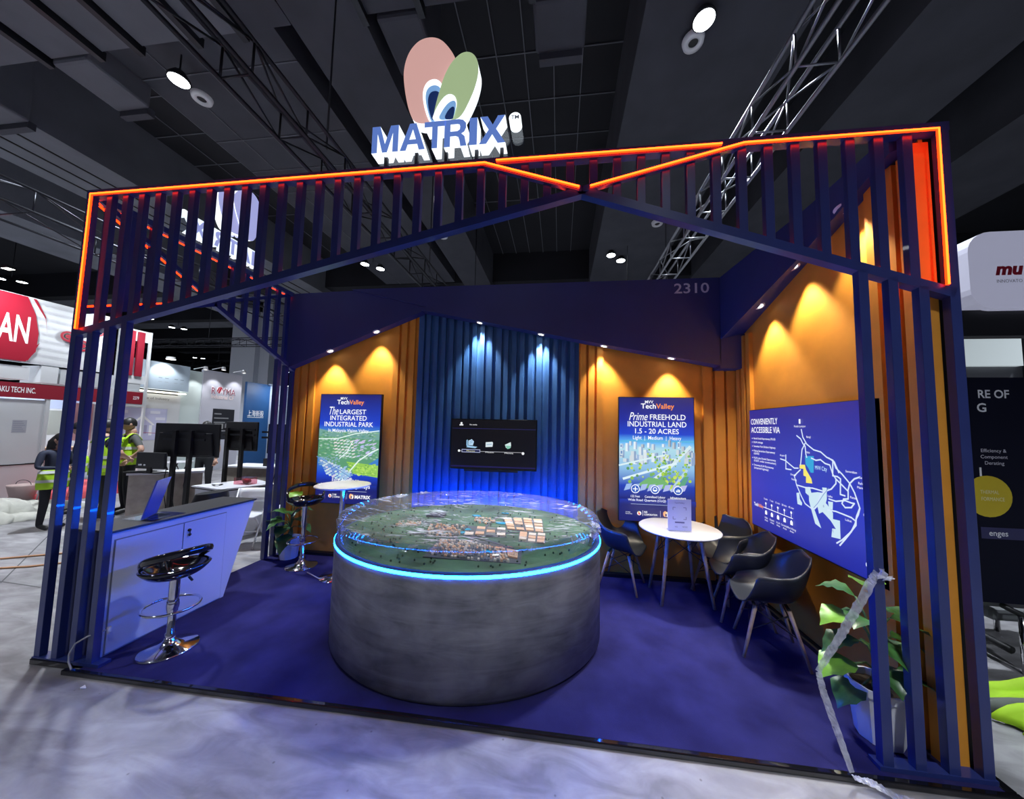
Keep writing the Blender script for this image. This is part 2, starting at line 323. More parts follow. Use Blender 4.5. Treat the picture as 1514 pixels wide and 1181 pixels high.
GL = {}
def glyphs(t, bold=0.0, shear=0.0, extrude=0.0):
    k = (t, bold, shear, extrude)
    if k in GL: return GL[k]
    c = bpy.data.curves.new('t', 'FONT'); c.body = t; c.size = 1; c.offset = bold; c.shear = shear; c.extrude = extrude; c.resolution_u = 3
    o = bpy.data.objects.new('t', c); COL.objects.link(o); dg = bpy.context.evaluated_depsgraph_get(); dg.update()
    me = o.evaluated_get(dg).to_mesh(); vs = [tuple(v.co) for v in me.vertices]; fs = [tuple(p.vertices) for p in me.polygons]
    o.evaluated_get(dg).to_mesh_clear(); bpy.data.objects.remove(o); bpy.data.curves.remove(c)
    GL[k] = (vs, fs); return GL[k]
class Print:
    """flat print: coloured shapes laid in (u, v) metres on a plane"""
    def __init__(s, o, U, V): s.o = Vector(o); s.U = Vector(U).normalized(); s.V = Vector(V).normalized(); s.N = s.U.cross(s.V); s.v = []; s.f = []; s.c = []; s.k = 0
    def poly(s, pts, col, cols=None):
        b = len(s.v); s.k += 1; z = .00012*s.k
        s.v += [s.o+s.U*p[0]+s.V*p[1]+s.N*z for p in pts]; s.f.append(list(range(b, b+len(pts)))); s.c.append(cols or [col]*len(pts))
    def rect(s, u0, v0, u1, v1, col): s.poly([(u0, v0), (u1, v0), (u1, v1), (u0, v1)], col)
    def grad(s, u0, v0, u1, v1, stops):
        for (a, ca), (b, cb) in zip(stops, stops[1:]):
            s.k -= 0 if a == stops[0][0] else 1
            s.poly([(u0, v0+(v1-v0)*a), (u1, v0+(v1-v0)*a), (u1, v0+(v1-v0)*b), (u0, v0+(v1-v0)*b)], None, [ca, ca, cb, cb])
    def line(s, pts, w, col):
        for a, b in zip(pts, pts[1:]):
            d = Vector((b[0]-a[0], b[1]-a[1]))
            if d.length < 1e-6: continue
            n = Vector((-d.y, d.x)).normalized()*w/2; e = d.normalized()*w*.35
            s.poly([(a[0]-n.x-e.x, a[1]-n.y-e.y), (b[0]-n.x+e.x, b[1]-n.y+e.y), (b[0]+n.x+e.x, b[1]+n.y+e.y), (a[0]+n.x-e.x, a[1]+n.y-e.y)], col); s.k -= 1
        s.k += 1
    def disc(s, u, v, r, col, n=20, ry=None): s.poly([(u+r*cos(2*pi*i/n), v+(ry or r)*sin(2*pi*i/n)) for i in range(n)], col)
    def ring(s, u, v, r, w, col, n=20): s.line([(u+r*cos(2*pi*i/n), v+r*sin(2*pi*i/n)) for i in range(n+1)], w, col)
    def text(s, t, u, v, h, col, fit=None, align='L', bold=.0, shear=0.0):
        vs, fs = glyphs(t, bold, shear)
        if not vs: return
        x0 = min(p[0] for p in vs); x1 = max(p[0] for p in vs); sc = h/.72
        sx = fit/(x1-x0) if fit else sc
        wd = (x1-x0)*sx; u -= {'L': 0, 'C': wd/2, 'R': wd}[align]
        b = len(s.v); s.k += 1; z = .00012*s.k
        s.v += [s.o+s.U*(u+(p[0]-x0)*sx)+s.V*(v+p[1]*sc)+s.N*z for p in vs]
        for f in fs: s.f.append([b+i for i in f]); s.c.append([col]*len(f))
    def build(s, name, m, parent):
        me = bpy.data.meshes.new(name); org = ORG.get(parent.name, Vector()) if parent else Vector()
        me.from_pydata([tuple(v-org) for v in s.v], [], s.f); a = me.color_attributes.new('Col', 'FLOAT_COLOR', 'CORNER')
        i = 0
        for cs in s.c:
            for c in cs: a.data[i].color = (*c, 1); i += 1
        me.materials.append(m); return link(name, me, parent, org)
WH = (.95, .97, 1.0)

# ---------------------------------------------------------------- setting: hall floor and ceiling
G = -.03
m = MB(); m.box(-40, 30, -12, 45, G-.2, G); struct(m.build('floor', concrete()))
fl = bpy.data.objects['floor']
for i, (p, q) in enumerate([((-2.38, .99), (-9, -2.2)), ((-2.44, 1.29), (-1.2, .55)), ((-9, -2), (-2.4, 1.3))]):
    pass
ceil_d = mat('black_ceiling', (.012, .013, .018), .8, noise=(.6, .8, 1.3, 0)); ceil_g = mat('grey_soffit', (.15, .158, .185), .8, noise=(1.2, .85, 1.1, .05))
ceil_m = mat('slate_soffit', (.06, .063, .08), .8, noise=(1.5, .85, 1.15, .05))
m = MB(); m.box(-40, 30, -12, 45, 9.6, 9.8); ce = struct(m.build('ceiling', ceil_d))
def soffit(x0, x1, y0, y1, z, mt, zt=9.6):
    b = MB(); b.box(x0, x1, y0, y1, z, zt); return b.build('panel', mt, ce)
soffit(-9.6, -7.42, -12, 40, 8, ceil_g); soffit(-4.3, -1.0, 2.2, 30, 8.35, ceil_m); soffit(-.42, .75, -12, 40, 8, ceil_m)
soffit(5.0, 7.5, -12, 40, 8.0, ceil_m); soffit(9.2, 11.2, -12, 40, 8.2, ceil_m); soffit(12.6, 15, -12, 40, 8, ceil_m); soffit(-15.5, -13, -12, 40, 8, ceil_g)
for x0, x1 in [(-7.3, -5.25), (-5.05, -4.15), (-4.0, -3.35), (-3.2, -2.2), (-2.1, -1.35), (-1.25, -.45), (.8, 1.6), (1.75, 3.3), (3.4, 4.95)]:
    soffit(x0, x1, -12, 2.18, 8.02, ceil_g if x0 < -1.3 else ceil_m, 8.12)
def batten(p, q, w, h, mt=ceil_m):
    b = MB(); b.bar(p, q, w, h); return b.build('batten', mt, ce)
for x in (-5.15, -4.08, -3.28, -2.15, -1.3, .78, 1.68, 3.35): batten((x, -12, 8.0), (x, 2.25, 8.0), .10, .16, steel)
for x in (-9.1, -8.6, -8.1): batten((x, -12, 7.99), (x, 40, 7.99), .03, .03, black)
for y in (4.2, 5.2, 6.2, 7.2, 8.6): batten((-7.4, y, 9.58), (5, y, 9.58), .02, .02, ceil_g)
for x in (-6.6, -5.8, -5, 1.2, 1.8, 2.4, 3.0, 3.6, 4.2): batten((x, 2.2, 9.57), (x, 30, 9.57), .02, .02, ceil_g)
for x in (-3.6, -2.8, -2.0): batten((x, 2.2, 8.34), (x, 30, 8.34), .018, .018, ceil_g)
for y in (2.9, 4.3, 5.2, 6.0): batten((-4.3, y, 8.34), (-1, y, 8.34), .018, .018, ceil_g)
for k, (x0, x1, y0, y1, lb) in enumerate([(-5.1, -4.35, 2.2, 3.1, 'grey padded ceiling box hanging beside the black void above the slat frame corner'),
        (.95, 1.65, 2.2, 3.05, 'grey padded ceiling box hanging behind the pink petal sign'), (3.35, 4.15, 2.25, 2.95, 'dark square ceiling box above the neon triangle'),
        (-8.3, -7.3, 2.3, 3.1, 'grey padded ceiling box at the edge of the ribbed grey soffit')]):
    t = thing('ceiling_box', lb, 'ceiling box', ((x0+x1)/2, (y0+y1)/2, 7.75))
    b = MB(); b.box(x0, x1, y0, y1, 7.95, 9.6); bevel(b.build('casing', ceil_g if k in (0, 3) else ceil_m, t), .05)
    b = MB(); b.box(x0+.06, x1-.04, y1-.02, y1+.1, 7.85, 8.0); b.build('lip', ceil_m, t)
for n in range(6):
    y = 12+n*4; b = MB(); b.box(-40, 30, y, y+.5, 8.3, 9.6); b.build('panel', ceil_d, ce)
    b = MB(); b.box(-34, -10, y+1.2, y+2.6, 8.6, 8.7); b.build('panel', ceil_g, ce)
m = MB(); m.box(-40, -39.8, -12, 45, G, 9.6); struct(m.build('wall_left', ceil_d))
m = MB(); m.box(-40, 30, 44.8, 45, G, 9.6); struct(m.build('wall_front', ceil_d))
m = MB(); m.box(29.8, 30, -12, 45, G, 9.6); struct(m.build('wall_side', ceil_d))

# high bay lamps and ceiling speakers
def high_bay(x, y, z, label, twin=False, group=None):
    t = thing('high_bay_lamp', label, 'ceiling lamp', (x, y, z), 0, group)
    for k in ((-.2, .2) if twin else (0,)):
        b = MB(); b.lathe([(.0, .16), (.08, .16), (.15, .05), (.165, 0), (.145, -.005)], 20, (x+k, y+k, z)); b.build('housing', black_pl, t)
        b = MB(); b.lathe([(.0, .0), (.145, .0)], 20, (x+k, y+k, z-.01)); b.build('lens', BAY, t)
    b = MB(); b.tube([(x, y, z+.15), (x, y, 8.0 if y < 5 and x > 0 else 8.36 if y < 5 else 8.02 if x > 0 else 9.6)], .012); b.build('stem', steel, t)
for (x, y), lb in zip(LAMPS, ['bright round ceiling lamp shining over the slat frame corner', 'bright round ceiling lamp above the upright silver truss', 'bright twin ceiling lamp seen below the crossing of the neon lines', 'bright twin ceiling lamp seen under the sloping slat beam']):
    high_bay(x, y, 7.86, lb, y > 5)
for x, y, lb in [(-20.5, 9.3, 'bright twin lamp above the red hanging banner'), (-21.2, 16.3, 'bright twin lamp seen under the peak of the slat screen'), (-30.8, 25.3, 'small bright twin lamp over the white booth with spotlights'), (-28.7, 33, 'small bright lamp glimpsed between the posts beside the orange wall')]:
    high_bay(x, y, 7.86, lb, True)
for x, y, lb in [(-3.03, 2.98, 'white ring speaker in the ceiling beside the lamp over the slat frame'), (5.84, 2.98, 'white ring speaker in the ceiling beside the lamp over the silver truss'), (0, 7.76, 'small white ceiling disc beside the dark truss'), (6.62, 7.68, 'small white ceiling disc near the twin ceiling lamp')]:
    t = thing('ceiling_speaker', lb, 'speaker', (x, y, 7.93)); z = 7.9
    b = MB(); b.lathe([(.07, .0), (.075, -.02), (.15, -.02), (.165, .05)], 24, (x, y, z)); b.build('rim', white_pl, t)
    b = MB(); b.lathe([(0, .01), (.07, .01)], 20, (x, y, z)); b.build('cone', black_pl, t)

# trusses
def truss(x0, x1, z0, z1, ya, yb, bay, label, mt, cross=False, hang=()):
    f = (lambda a, b, c: (b, a, c)) if cross else (lambda a, b, c: (a, b, c))
    t = thing('lighting_truss', label, 'truss', f((x0+x1)/2, (ya+yb)/2, z0))
    for a in (x0, x1):
        for c in (z0, z1):
            b = MB(); b.tube([f(a, ya, c), f(a, yb, c)], .022, 8); b.build('chord', mt, t)
    y = ya; k = 0
    while y < yb-.01:
        y2 = min(y+bay, yb); s = k % 2
        for p, q in (((x0, y if s else y2, z0), (x0, y2 if s else y, z1)), ((x1, y if s else y2, z0), (x1, y2 if s else y, z1)),
                     ((x0, y, z0), (x1, y, z0)), ((x0, y, z0), (x0, y, z1)), ((x1, y, z0), (x1, y, z1)), ((x0, y if s else y2, z1), (x1, y2 if s else y, z1))):
            b = MB(); b.tube([f(*p), f(*q)], .011, 6); b.build('brace', mt, t)
        y = y2; k += 1
    for y in hang:
        b = MB(); b.tube([f((x0+x1)/2, y, z1), f((x0+x1)/2, y, 9.6)], .012, 6); b.build('hanging_chain', steel, t)
truss(.60, .94, 5.0, 5.33, -.9, 14, .66, 'dark box truss running overhead behind the lit petal sign', steel, hang=(1.6, 5, 9))
truss(5.85, 6.20, 5.0, 5.33, .2, 14, .66, 'bare silver box truss running overhead above the booth number', alu, hang=(.9, 5, 9))
truss(-5.3, -4.45, 5.0, 5.35, -.5, 14, 1.2, 'wide dark truss overhead beyond the slat frame post', steel)
truss(12.2, 12.55, 5.6, 5.95, -34, -6, 1.0, 'dark truss crossing the hall above the white booths', steel, True, hang=(-9, -14))
truss(19.5, 19.9, 6.0, 6.4, -36, -8, 1.2, 'distant dark truss crossing far behind the other trusses', steel, True, hang=(-10, -22, -34))

# ---------------------------------------------------------------- booth platform
BW, BH = 6.065, 3.6185
pl = thing('booth_platform', 'low booth floor covered in navy carpet with black edging', 'platform', (BW/2, 1.1, G))
b = MB(); b.box(.46, 6.065, -.03, 2.3, G+.002, .0); b.box(0, .46, 0.06, 2.3, G+.002, 0); b.build('carpet', carpet_mat(), pl)
b = MB(); b.box(-.01, .36, -.012, .06, G+.001, .012); b.box(.36, 6.12, -.062, -.03, G+.001, .004); b.box(6.065, 6.12, -.03, 2.3, G+.001, .004); bevel(b.build('edging', black_gl, pl), .006)

# ---------------------------------------------------------------- booth walls
m = MB(); m.box(0, 6.065, 2.22, 2.30, 0, BH); wb = struct(m.build('wall_back', black))
def panel(p, x0, x1, y0, y1, z0, z1, mt, nm='panel'):
    b = MB(); b.box(x0, x1, y0, y1, z0, z1); return b.build(nm, mt, p)
panel(wb, 0, 1.87, 2.195, 2.22, 0, 3.5, orange); panel(wb, 1.87, 4.06, 2.195, 2.22, 0, 3.5, blue_fab); panel(wb, 4.06, 5.967, 2.195, 2.22, 0, 3.5, orange)
for x in (.02, .15, .27): panel(wb, x, x+.085, 2.165, 2.195, 0, 3.3, orange, 'flute')
for x in (1.53, 1.64, 1.755): panel(wb, x, x+.075, 2.15, 2.195, 0, 3.4, orange, 'flute')
n = 20
for k in range(n):
    x = 1.885+k*(2.165/n); w = .058 if k % 5 else .075
    panel(wb, x, x+w, 2.15, 2.195, 0, 3.4, blue_fab, 'flute')
for x in (4.075, 4.18, 4.285): panel(wb, x, x+.075, 2.15, 2.195, 0, 3.2, orange, 'flute')
for x in (5.56, 5.70, 5.83): panel(wb, x, x+.10, 2.15, 2.195, 0, 3.0, orange, 'flute')
m = MB(); m.box(5.99, 6.065, .07, 2.22, 0, BH); wr = struct(m.build('wall_right', black))
panel(wr, 5.967, 5.99, .07, 2.195, 0, BH-.02, orange)
for y in (2.06, 1.95, 1.84): panel(wr, 5.925, 5.967, y, y+.07, 0, 2.9, orange, 'flute')
for y in (.30, .17, .075): panel(wr, 5.905, 5.967, y, y+.065, 0, 3.5, orange, 'flute')
panel(wr, 5.905, 6.012, .062, .07, 0, 3.55, orange); m = MB(); m.box(0.0, 5.96, 2.12, 2.19, 0, .035); struct(m.build('baseboard_back', black))
m = MB(); m.box(5.90, 5.966, .3, 2.12, 0, .035); struct(m.build('baseboard_right', black))

# bulkheads
t = thing('bulkhead', 'deep navy bulkhead of two angled boards along the back wall top', 'bulkhead', (3, 2.1, 2.5))
b = MB(); b.prism([(0.0, 3.60), (.98, 3.62), (2.02, 3.36), (1.96, 3.30), (0.0, 2.53)], 'y', 2.03, 2.15); b.build('board', navy_flat, t)
b = MB(); b.prism([(.96, 3.622), (5.70, 3.622), (5.70, 2.555), (4.03, 2.885), (1.98, 3.31), (2.03, 3.36)], 'y', 1.99, 2.15); b.build('board', navy_flat, t)
p = Print((5.16, 1.988, 3.42), (1, 0, 0), (0, 0, 1)); p.text('2310', .02, .02, .125, (.62, .64, .74), fit=.40, bold=.012); p.build('booth_number', PRINT, t)
t = thing('sloping_bulkhead', 'navy bulkhead rising along the orange wall with lamps in its underside', 'bulkhead', (5.85, 1, 2.85))
nb = 8; vs = []
for k in range(nb+1):
    y = 2.02-k/nb*1.95; zi = 2.88+.33*(2.02-y)-.02; x = 5.70+min(.11, .085*(2.02-y)); zo = 2.93+.33*(2.02-y)
    vs += [(x, y, zi), (5.966, y, min(zo, 3.58)), (x, y, 3.62), (5.966, y, 3.62)]
fs = [(0, 1, 3, 2), tuple(4*nb+i for i in (0, 2, 3, 1))]
for k in range(nb):
    a = 4*k; c = a+4; fs += [(a, c, c+1, a+1), (a, a+2, c+2, c), (a+2, a+3, c+3, c+2), (a+1, c+1, c+3, a+3)]
b = MB(); b.add(vs, fs); b.build('board', navy_flat, t)
b = MB(); b.box(5.69, 5.967, 1.99, 2.19, 2.52, 2.93); b.build('end_block', navy_flat, t)

# recessed downlights
def downlight(x, y, z, tilt_axis, slope, label):
    t = thing('downlight', label, 'lamp', (x, y, z), 0)
    M = Matrix.Translation((0, 0, 0)) @ Matrix.Rotation(slope, 4, tilt_axis)
    for nm, prof, mt in (('rim', [(.032, -.002), (.036, -.006), (.048, -.006), (.05, .01)], white_pl), ('lens', [(0, -.001), (.034, -.001)], WHITE_LED)):
        b = MB(); b.lathe(prof, 18); b.v = [tuple((M @ Vector(v))+Vector((x, y, z))) for v in b.v]; b.build(nm, mt, t)
bz = lambda x: 2.53+x*.393 if x < 1.96 else (3.31-(x-1.98)*.2073 if x < 4.03 else 2.885-(x-4.03)*.1976)
DL = [(.65, 'downlight in the bulkhead above the aerial poster, nearer its low end'), (1.32, 'downlight in the bulkhead beside the orange flutes, above the aerial poster'), (2.76, 'downlight over the blue fluted wall, beside the bulkhead peak'), (3.57, 'downlight over the blue fluted wall, above the television edge'), (4.36, 'downlight over the orange flutes beside the blue wall'), (5.16, 'downlight above the city poster near the corner')]
for x, lb in DL:
    sl = -math.atan(.393) if x < 1.96 else math.atan(.203)
    downlight(x, 2.06, bz(x)-.004, 'Y', sl, lb)
    cool = 1.9 < x < 4.0
    spot_light(x, 2.06, bz(x)-.03, x, 2.12, 1.2, SPOT_W*(1.3 if cool else 1), 76, (.85, .93, 1) if cool else (1, .88, .66))
for y, lb in [(1.475, 'lowest downlight in the sloping bulkhead on the orange wall'), (.975, 'middle downlight in the sloping bulkhead on the orange wall'), (.456, 'topmost downlight in the sloping bulkhead, behind the slats')]:
    z = 2.905+.33*(2.02-y)-.012
    downlight(5.842, y, z, 'X', -math.atan(.33), lb)
    spot_light(5.842, y, z-.03, 5.885, y-.06, 1.2, SPOT_W, 76, (1, .88, .66))

# ---------------------------------------------------------------- slatted front frame
ff = thing('slatted_gateway', 'tall navy slatted front frame edged with glowing orange neon lines', 'gateway', (BW/2, .03, 0))
def fbar(nm, p, q, w=.055, h=.05, y=.028, parent=None, mt=navy):
    b = MB(); b.bar((p[0], y, p[1]), (q[0], y, q[1]), h if False else w, h, up=(0, 0, 1)); return b.build(nm, mt, parent or ff)
def zlow(x): return 2.44+(x-.03)*(3.345-2.44)/3.92 if x < 3.95 else 3.345-(x-3.95)*(3.345-2.59)/2.08
fbar('beam', (0, BH-.027), (BW, BH-.027), .056, .054)
fbar('beam', (.03, 2.44), (3.97, 3.349), .054, .055); fbar('beam', (3.93, 3.350), (6.04, 2.586), .054, .055)
fbar('beam', (3.27, 3.585), (3.95, 3.35), .03, .04, .013); fbar('beam', (3.95, 3.35), (4.96, 3.585), .03, .04, .013)
for xs in ([.0275], [.18, .333, .486], [5.578, 5.731, 5.884], [6.0375]):
    for x in xs:
        top = BH-.05 if x in (.0275, 6.0375) else zlow(x)-.01
        b = MB(); b.box(x-.0275, x+.024, .001, .044, .02, top); bevel(b.build('post', navy, ff), .002)
for x0, x1 in ((-.005, .58), (5.53, 6.07)):
    b = MB(); b.box(x0, x1, -.004, .065, .0, .022); b.build('base_plate', navy, ff)
for k in range(1, 39):
    x = .05+.1528*k; b = MB(); b.box(x-.026, x+.026, .012, .05, zlow(x)+.015, BH-.05); bevel(b.build('slat', navy, ff), .002, 1)
def neon(pts, parent, r=.0085, core=(0, -.0065, 0)):
    b = MB(); b.tube(pts, r, 8); o = b.build('neon_tube', NEONM, parent)
    if core:
        b = MB(); b.tube([tuple(Vector(q)+Vector(core)) for q in pts], r*.66, 6); b.build('bright_core', CORE, o)
    return o
Y = -.011
neon([(.066, Y, 2.47), (.066, Y, 3.572), (3.29, Y, 3.575), (3.93, Y, 3.357)], ff); neon([(3.37, Y, 3.585), (4.81, Y, 3.577)], ff)
neon([(4.0, Y, 3.357), (4.94, Y, 3.572), (5.992, Y, 3.566), (5.988, Y, 2.63)], ff)
neon([(.08, .066, 2.49), (3.9, .066, 3.372)], ff, .006); neon([(4.0, .066, 3.372), (5.98, .066, 2.65)], ff, .006)

# side frame in the plane x = 0
sf = thing('slat_screen', 'navy slatted side screen with neon lines standing square to the front frame', 'frame', (.03, 1.1, 0))
def sbar(p, q, w=.05, h=.05, x=.028, mt=navy, nm='beam'):
    b = MB(); b.bar((x, p[0], p[1]), (x, q[0], q[1]), w, h); return b.build(nm, mt, sf)
def slow(y): return 2.64+(y-.05)*(3.06-2.64)/.96 if y < 1.01 else 3.06-(y-1.01)*(3.06-2.535)/1.12
sbar((.056, BH-.027), (2.04, BH-.027), .055, .054); sbar((.056, 2.64), (1.02, 3.064)); sbar((1.0, 3.065), (2.15, 2.53))
sbar((.07, 3.58), (1.01, 3.085), .03, .04); sbar((1.01, 3.085), (2.0, 3.57), .03, .04)
for k in range(13):
    y = .13+.1528*k; b = MB(); b.box(.008, .048, y-.026, y+.026, slow(y)+.012, BH-.05); b.build('slat', navy, sf)
for y in (1.90, 2.03, 2.16):
    b = MB(); b.box(-.02, .035, y-.0275, y+.0275, .0, slow(y)-.01 if y < 2.1 else 2.53); b.build('post', navy, sf)
X = -.012
neon([(X, .07, 3.565), (X, 2.02, 3.57)], sf, core=None); neon([(X, .085, 3.545), (X, 1.0, 3.09)], sf, core=None); neon([(X, .07, 2.68), (X, 1.0, 3.085)], sf, core=None); neon([(.062, 2.085, 2.60), (.062, 2.13, 2.575)], sf, core=(.006, 0, 0))

# ---------------------------------------------------------------- lit letter signs
def smooth(pts, it=2):
    for _ in range(it):
        q = []
        for i in range(len(pts)):
            a, c = pts[i], pts[(i+1) % len(pts)]
            q += [(a[0]*.75+c[0]*.25, a[1]*.75+c[1]*.25), (a[0]*.25+c[0]*.75, a[1]*.25+c[1]*.75)]
        pts = q
    return pts
pink_m = mat('pink_petal', (.55, .30, .27), .5, emit=L(228, 178, 170), es=.62); green_m = mat('green_petal', (.36, .45, .28), .5, emit=L(168, 190, 142), es=.68)
lblue = mat('light_blue_face', (.2, .35, .6), .5, emit=L(120, 165, 215), es=.75); dblue = mat('dark_blue_face', (.02, .04, .12), .4, emit=L(25, 45, 95), es=.6)
lett_m = mat('letter_face', (.12, .2, .45), .45, emit=L(92, 122, 196), es=.75); lav_m = mat('lavender_face', (.35, .37, .6), .5, emit=L(160, 165, 215), es=.8)
PET = dict(
 pink=[(2.739,3.985),(2.693,4.071),(2.657,4.202),(2.633,4.348),(2.632,4.434),(2.651,4.526),(2.69,4.6),(2.751,4.653),(2.834,4.665),(2.911,4.636),(2.975,4.563),(3.026,4.478),(3.042,4.413),(3.012,4.304),(2.963,4.183),(2.913,4.077),(2.862,3.973)],
 green=[(2.889,3.995),(2.899,4.078),(2.928,4.201),(2.958,4.31),(3.008,4.41),(3.074,4.473),(3.134,4.479),(3.182,4.445),(3.21,4.378),(3.213,4.294),(3.19,4.186),(3.153,4.093),(3.103,3.988),(3.051,3.955),(2.944,3.965)],
 pw=[(2.856,3.971),(2.818,4.058),(2.791,4.173),(2.793,4.251),(2.821,4.304),(2.875,4.322),(2.924,4.293),(2.954,4.226),(2.938,4.116),(2.915,4.021),(2.897,3.967)],
 pb=[(2.865,3.977),(2.83,4.085),(2.813,4.171),(2.82,4.234),(2.857,4.265),(2.905,4.26),(2.937,4.221),(2.924,4.117),(2.901,4.022),(2.889,3.975)],
 pd=[(2.873,3.983),(2.841,4.084),(2.834,4.162),(2.853,4.209),(2.9,4.215),(2.929,4.187),(2.918,4.104),(2.895,3.995)],
 gw=[(2.879,3.962),(2.894,4.023),(2.932,4.102),(2.977,4.153),(3.017,4.159),(3.052,4.131),(3.063,4.075),(3.043,3.994),(3.025,3.952)],
 gb=[(2.924,3.961),(2.955,4.03),(2.993,4.082),(3.033,4.103),(3.057,4.089),(3.055,4.034),(3.038,3.96)],
 gd=[(2.971,3.96),(2.996,4.019),(3.028,4.051),(3.051,4.046),(3.044,3.98),(3.038,3.953)])
from mathutils.geometry import tessellate_polygon
LETTERS = dict(
 M=[[(0,0),(0,1),(.30,1),(.5,.32),(.70,1),(1,1),(1,0),(.79,0),(.79,.72),(.59,0),(.41,0),(.21,.72),(.21,0)]],
 A=[[(0,0),(.37,1),(.63,1),(1,0),(.76,0),(.69,.22),(.31,.22),(.24,0)],[(.37,.40),(.63,.40),(.5,.78)]],
 T=[[(0,1),(1,1),(1,.80),(.63,.80),(.63,0),(.37,0),(.37,.80),(0,.80)]],
 R=[[(0,0),(0,1),(.62,1),(.80,.96),(.93,.84),(.94,.66),(.86,.52),(.74,.46),(.88,.36),(.92,.2),(.98,0),(.71,0),(.67,.2),(.61,.34),(.5,.38),(.26,.38),(.26,0)],[(.26,.56),(.56,.56),(.67,.62),(.68,.73),(.65,.80),(.56,.82),(.26,.82)]],
 I=[[(0,0),(0,1),(1,1),(1,0)]],
 X=[[(0,0),(.36,.51),(.03,1),(.31,1),(.51,.68),(.70,1),(.97,1),(.64,.52),(1,0),(.71,0),(.5,.33),(.28,0)]])
def letter_sign(label, back):
    """front sign in plane y; 'back' maps it to the side screen, facing away from the booth"""
    sc = .86
    f = (lambda x, y, z: (x, y, z)) if not back else (lambda x, y, z: (.03+y, .62+(3.48-x)*sc, 3.655+(z-3.69)*sc))
    t = thing('letter_sign', label, 'sign', f(2.95, .06, 3.63))
    def ex(nm, poly, y0, y1, face, side, par=t):
        poly = smooth(poly); n = len(poly); b = MB()
        b.add([f(p[0], y0, p[1]) for p in poly], [tuple(range(n))], 0); b.add([f(p[0], y1, p[1]) for p in poly], [tuple(range(n))], 2 if back else 1)
        b.add([f(p[0], y0, p[1]) for p in poly]+[f(p[0], y1, p[1]) for p in poly], [(i, (i+1) % n, n+(i+1) % n, n+i) for i in range(n)], 1)
        return b.build(nm, [face, side, lav_m], par)
    ex('petal', PET['pink'], .06, .14, pink_m, SIGNGLOW); gp = ex('petal', PET['green'], .035, .13, green_m, SIGNGLOW)
    for a, y, c in (('pw', .056, SIGNGLOW), ('pb', .052, lblue), ('pd', .048, dblue)):
        ex('petal_core', [(x, z) for x, z in PET[a]], y, y+.003, c, c)
    for a, y, c in (('gw', .031, SIGNGLOW), ('gb', .027, lblue), ('gd', .023, dblue)): ex('petal_core', PET[a], y, y+.003, c, c)
    x = 2.46
    for ch, w in zip('MATRIX', (.20, .185, .155, .165, .055, .185)):
        loops = LETTERS[ch]; P = lambda v, y: f(x+v[0]*w, y, 3.705+v[1]*.20)
        fl_ = [v for lp in loops for v in lp]; tr = tessellate_polygon([[Vector((v[0], v[1], 0)) for v in lp] for lp in loops]); n = len(fl_)
        b = MB(); b.add([P(v, -.02) for v in fl_], tr, 0); b.add([P(v, .075) for v in fl_], tr, 2 if back else 1); o_ = 0; sd = []
        for lp in loops:
            m_ = len(lp); sd += [(o_+i, o_+(i+1) % m_, n+o_+(i+1) % m_, n+o_+i) for i in range(m_)]; o_ += m_
        b.add([P(v, -.02) for v in fl_]+[P(v, .075) for v in fl_], sd, 1)
        b.build('letter', [lett_m, SIGNGLOW, lav_m], t); x += w+(.014 if ch not in 'AT' else -.008)
    b = MB(); q = [f(x_, y_, z_) for x_, y_, z_ in ((2.46, .08, 3.66), (3.55, .08, 3.66), (3.55, .08, 3.91), (2.46, .08, 3.91), (2.46, .09, 3.66), (3.55, .09, 3.66), (3.55, .09, 3.91), (2.46, .09, 3.91))]
    b.add(q, [(0,1,2,3),(4,7,6,5),(0,4,5,1),(1,5,6,2),(2,6,7,3),(3,7,4,0)]); b.build('acrylic_backing', ACRYL, t)
    if back:
        b = MB(); q = [f(x_, y_, z_) for x_, y_, z_ in ((2.48, .06, 3.70), (3.44, .06, 3.70), (3.44, .06, 3.93), (2.48, .06, 3.93))]; b.add(q, [(0, 1, 2, 3)]); b.build('light_panel', SIGNGLOW, t)
    b = MB(); cs = [f(3.49+.042*cos(i*pi/10), y_, 3.895+.042*sin(i*pi/10)) for y_ in (.0, .07) for i in range(20)]
    b.add(cs, [tuple(range(20)), tuple(range(20, 40))]+[(i, (i+1) % 20, 20+(i+1) % 20, 20+i) for i in range(20)]); b.build('badge', SIGNGLOW, t)
    if not back:
        p = Print((3.46, -.002, 3.875), (1, 0, 0), (0, 0, 1)); p.text('TM', .03, .01, .03, (.2, .24, .35), align='C', bold=.01); p.build('badge_text', PRINT, t)
    b = MB()
    for xx in (2.55, 2.78, 3.0, 3.22, 3.4):
        q = [f(xx+a, y_, z_) for z_ in (3.62, 3.72) for a, y_ in ((-.012, .02), (.012, .02), (.012, .04), (-.012, .04))]
        b.add(q, [(0,3,2,1),(4,5,6,7),(0,1,5,4),(1,2,6,5),(2,3,7,6),(3,0,4,7)])
    b.build('bracket', steel, t); bpy.context.view_layer.update()
    return t
letter_sign('lit letter sign with pink and green petals standing on the front frame', False)
letter_sign('lit letter sign seen reversed through the slats on the side screen', True)

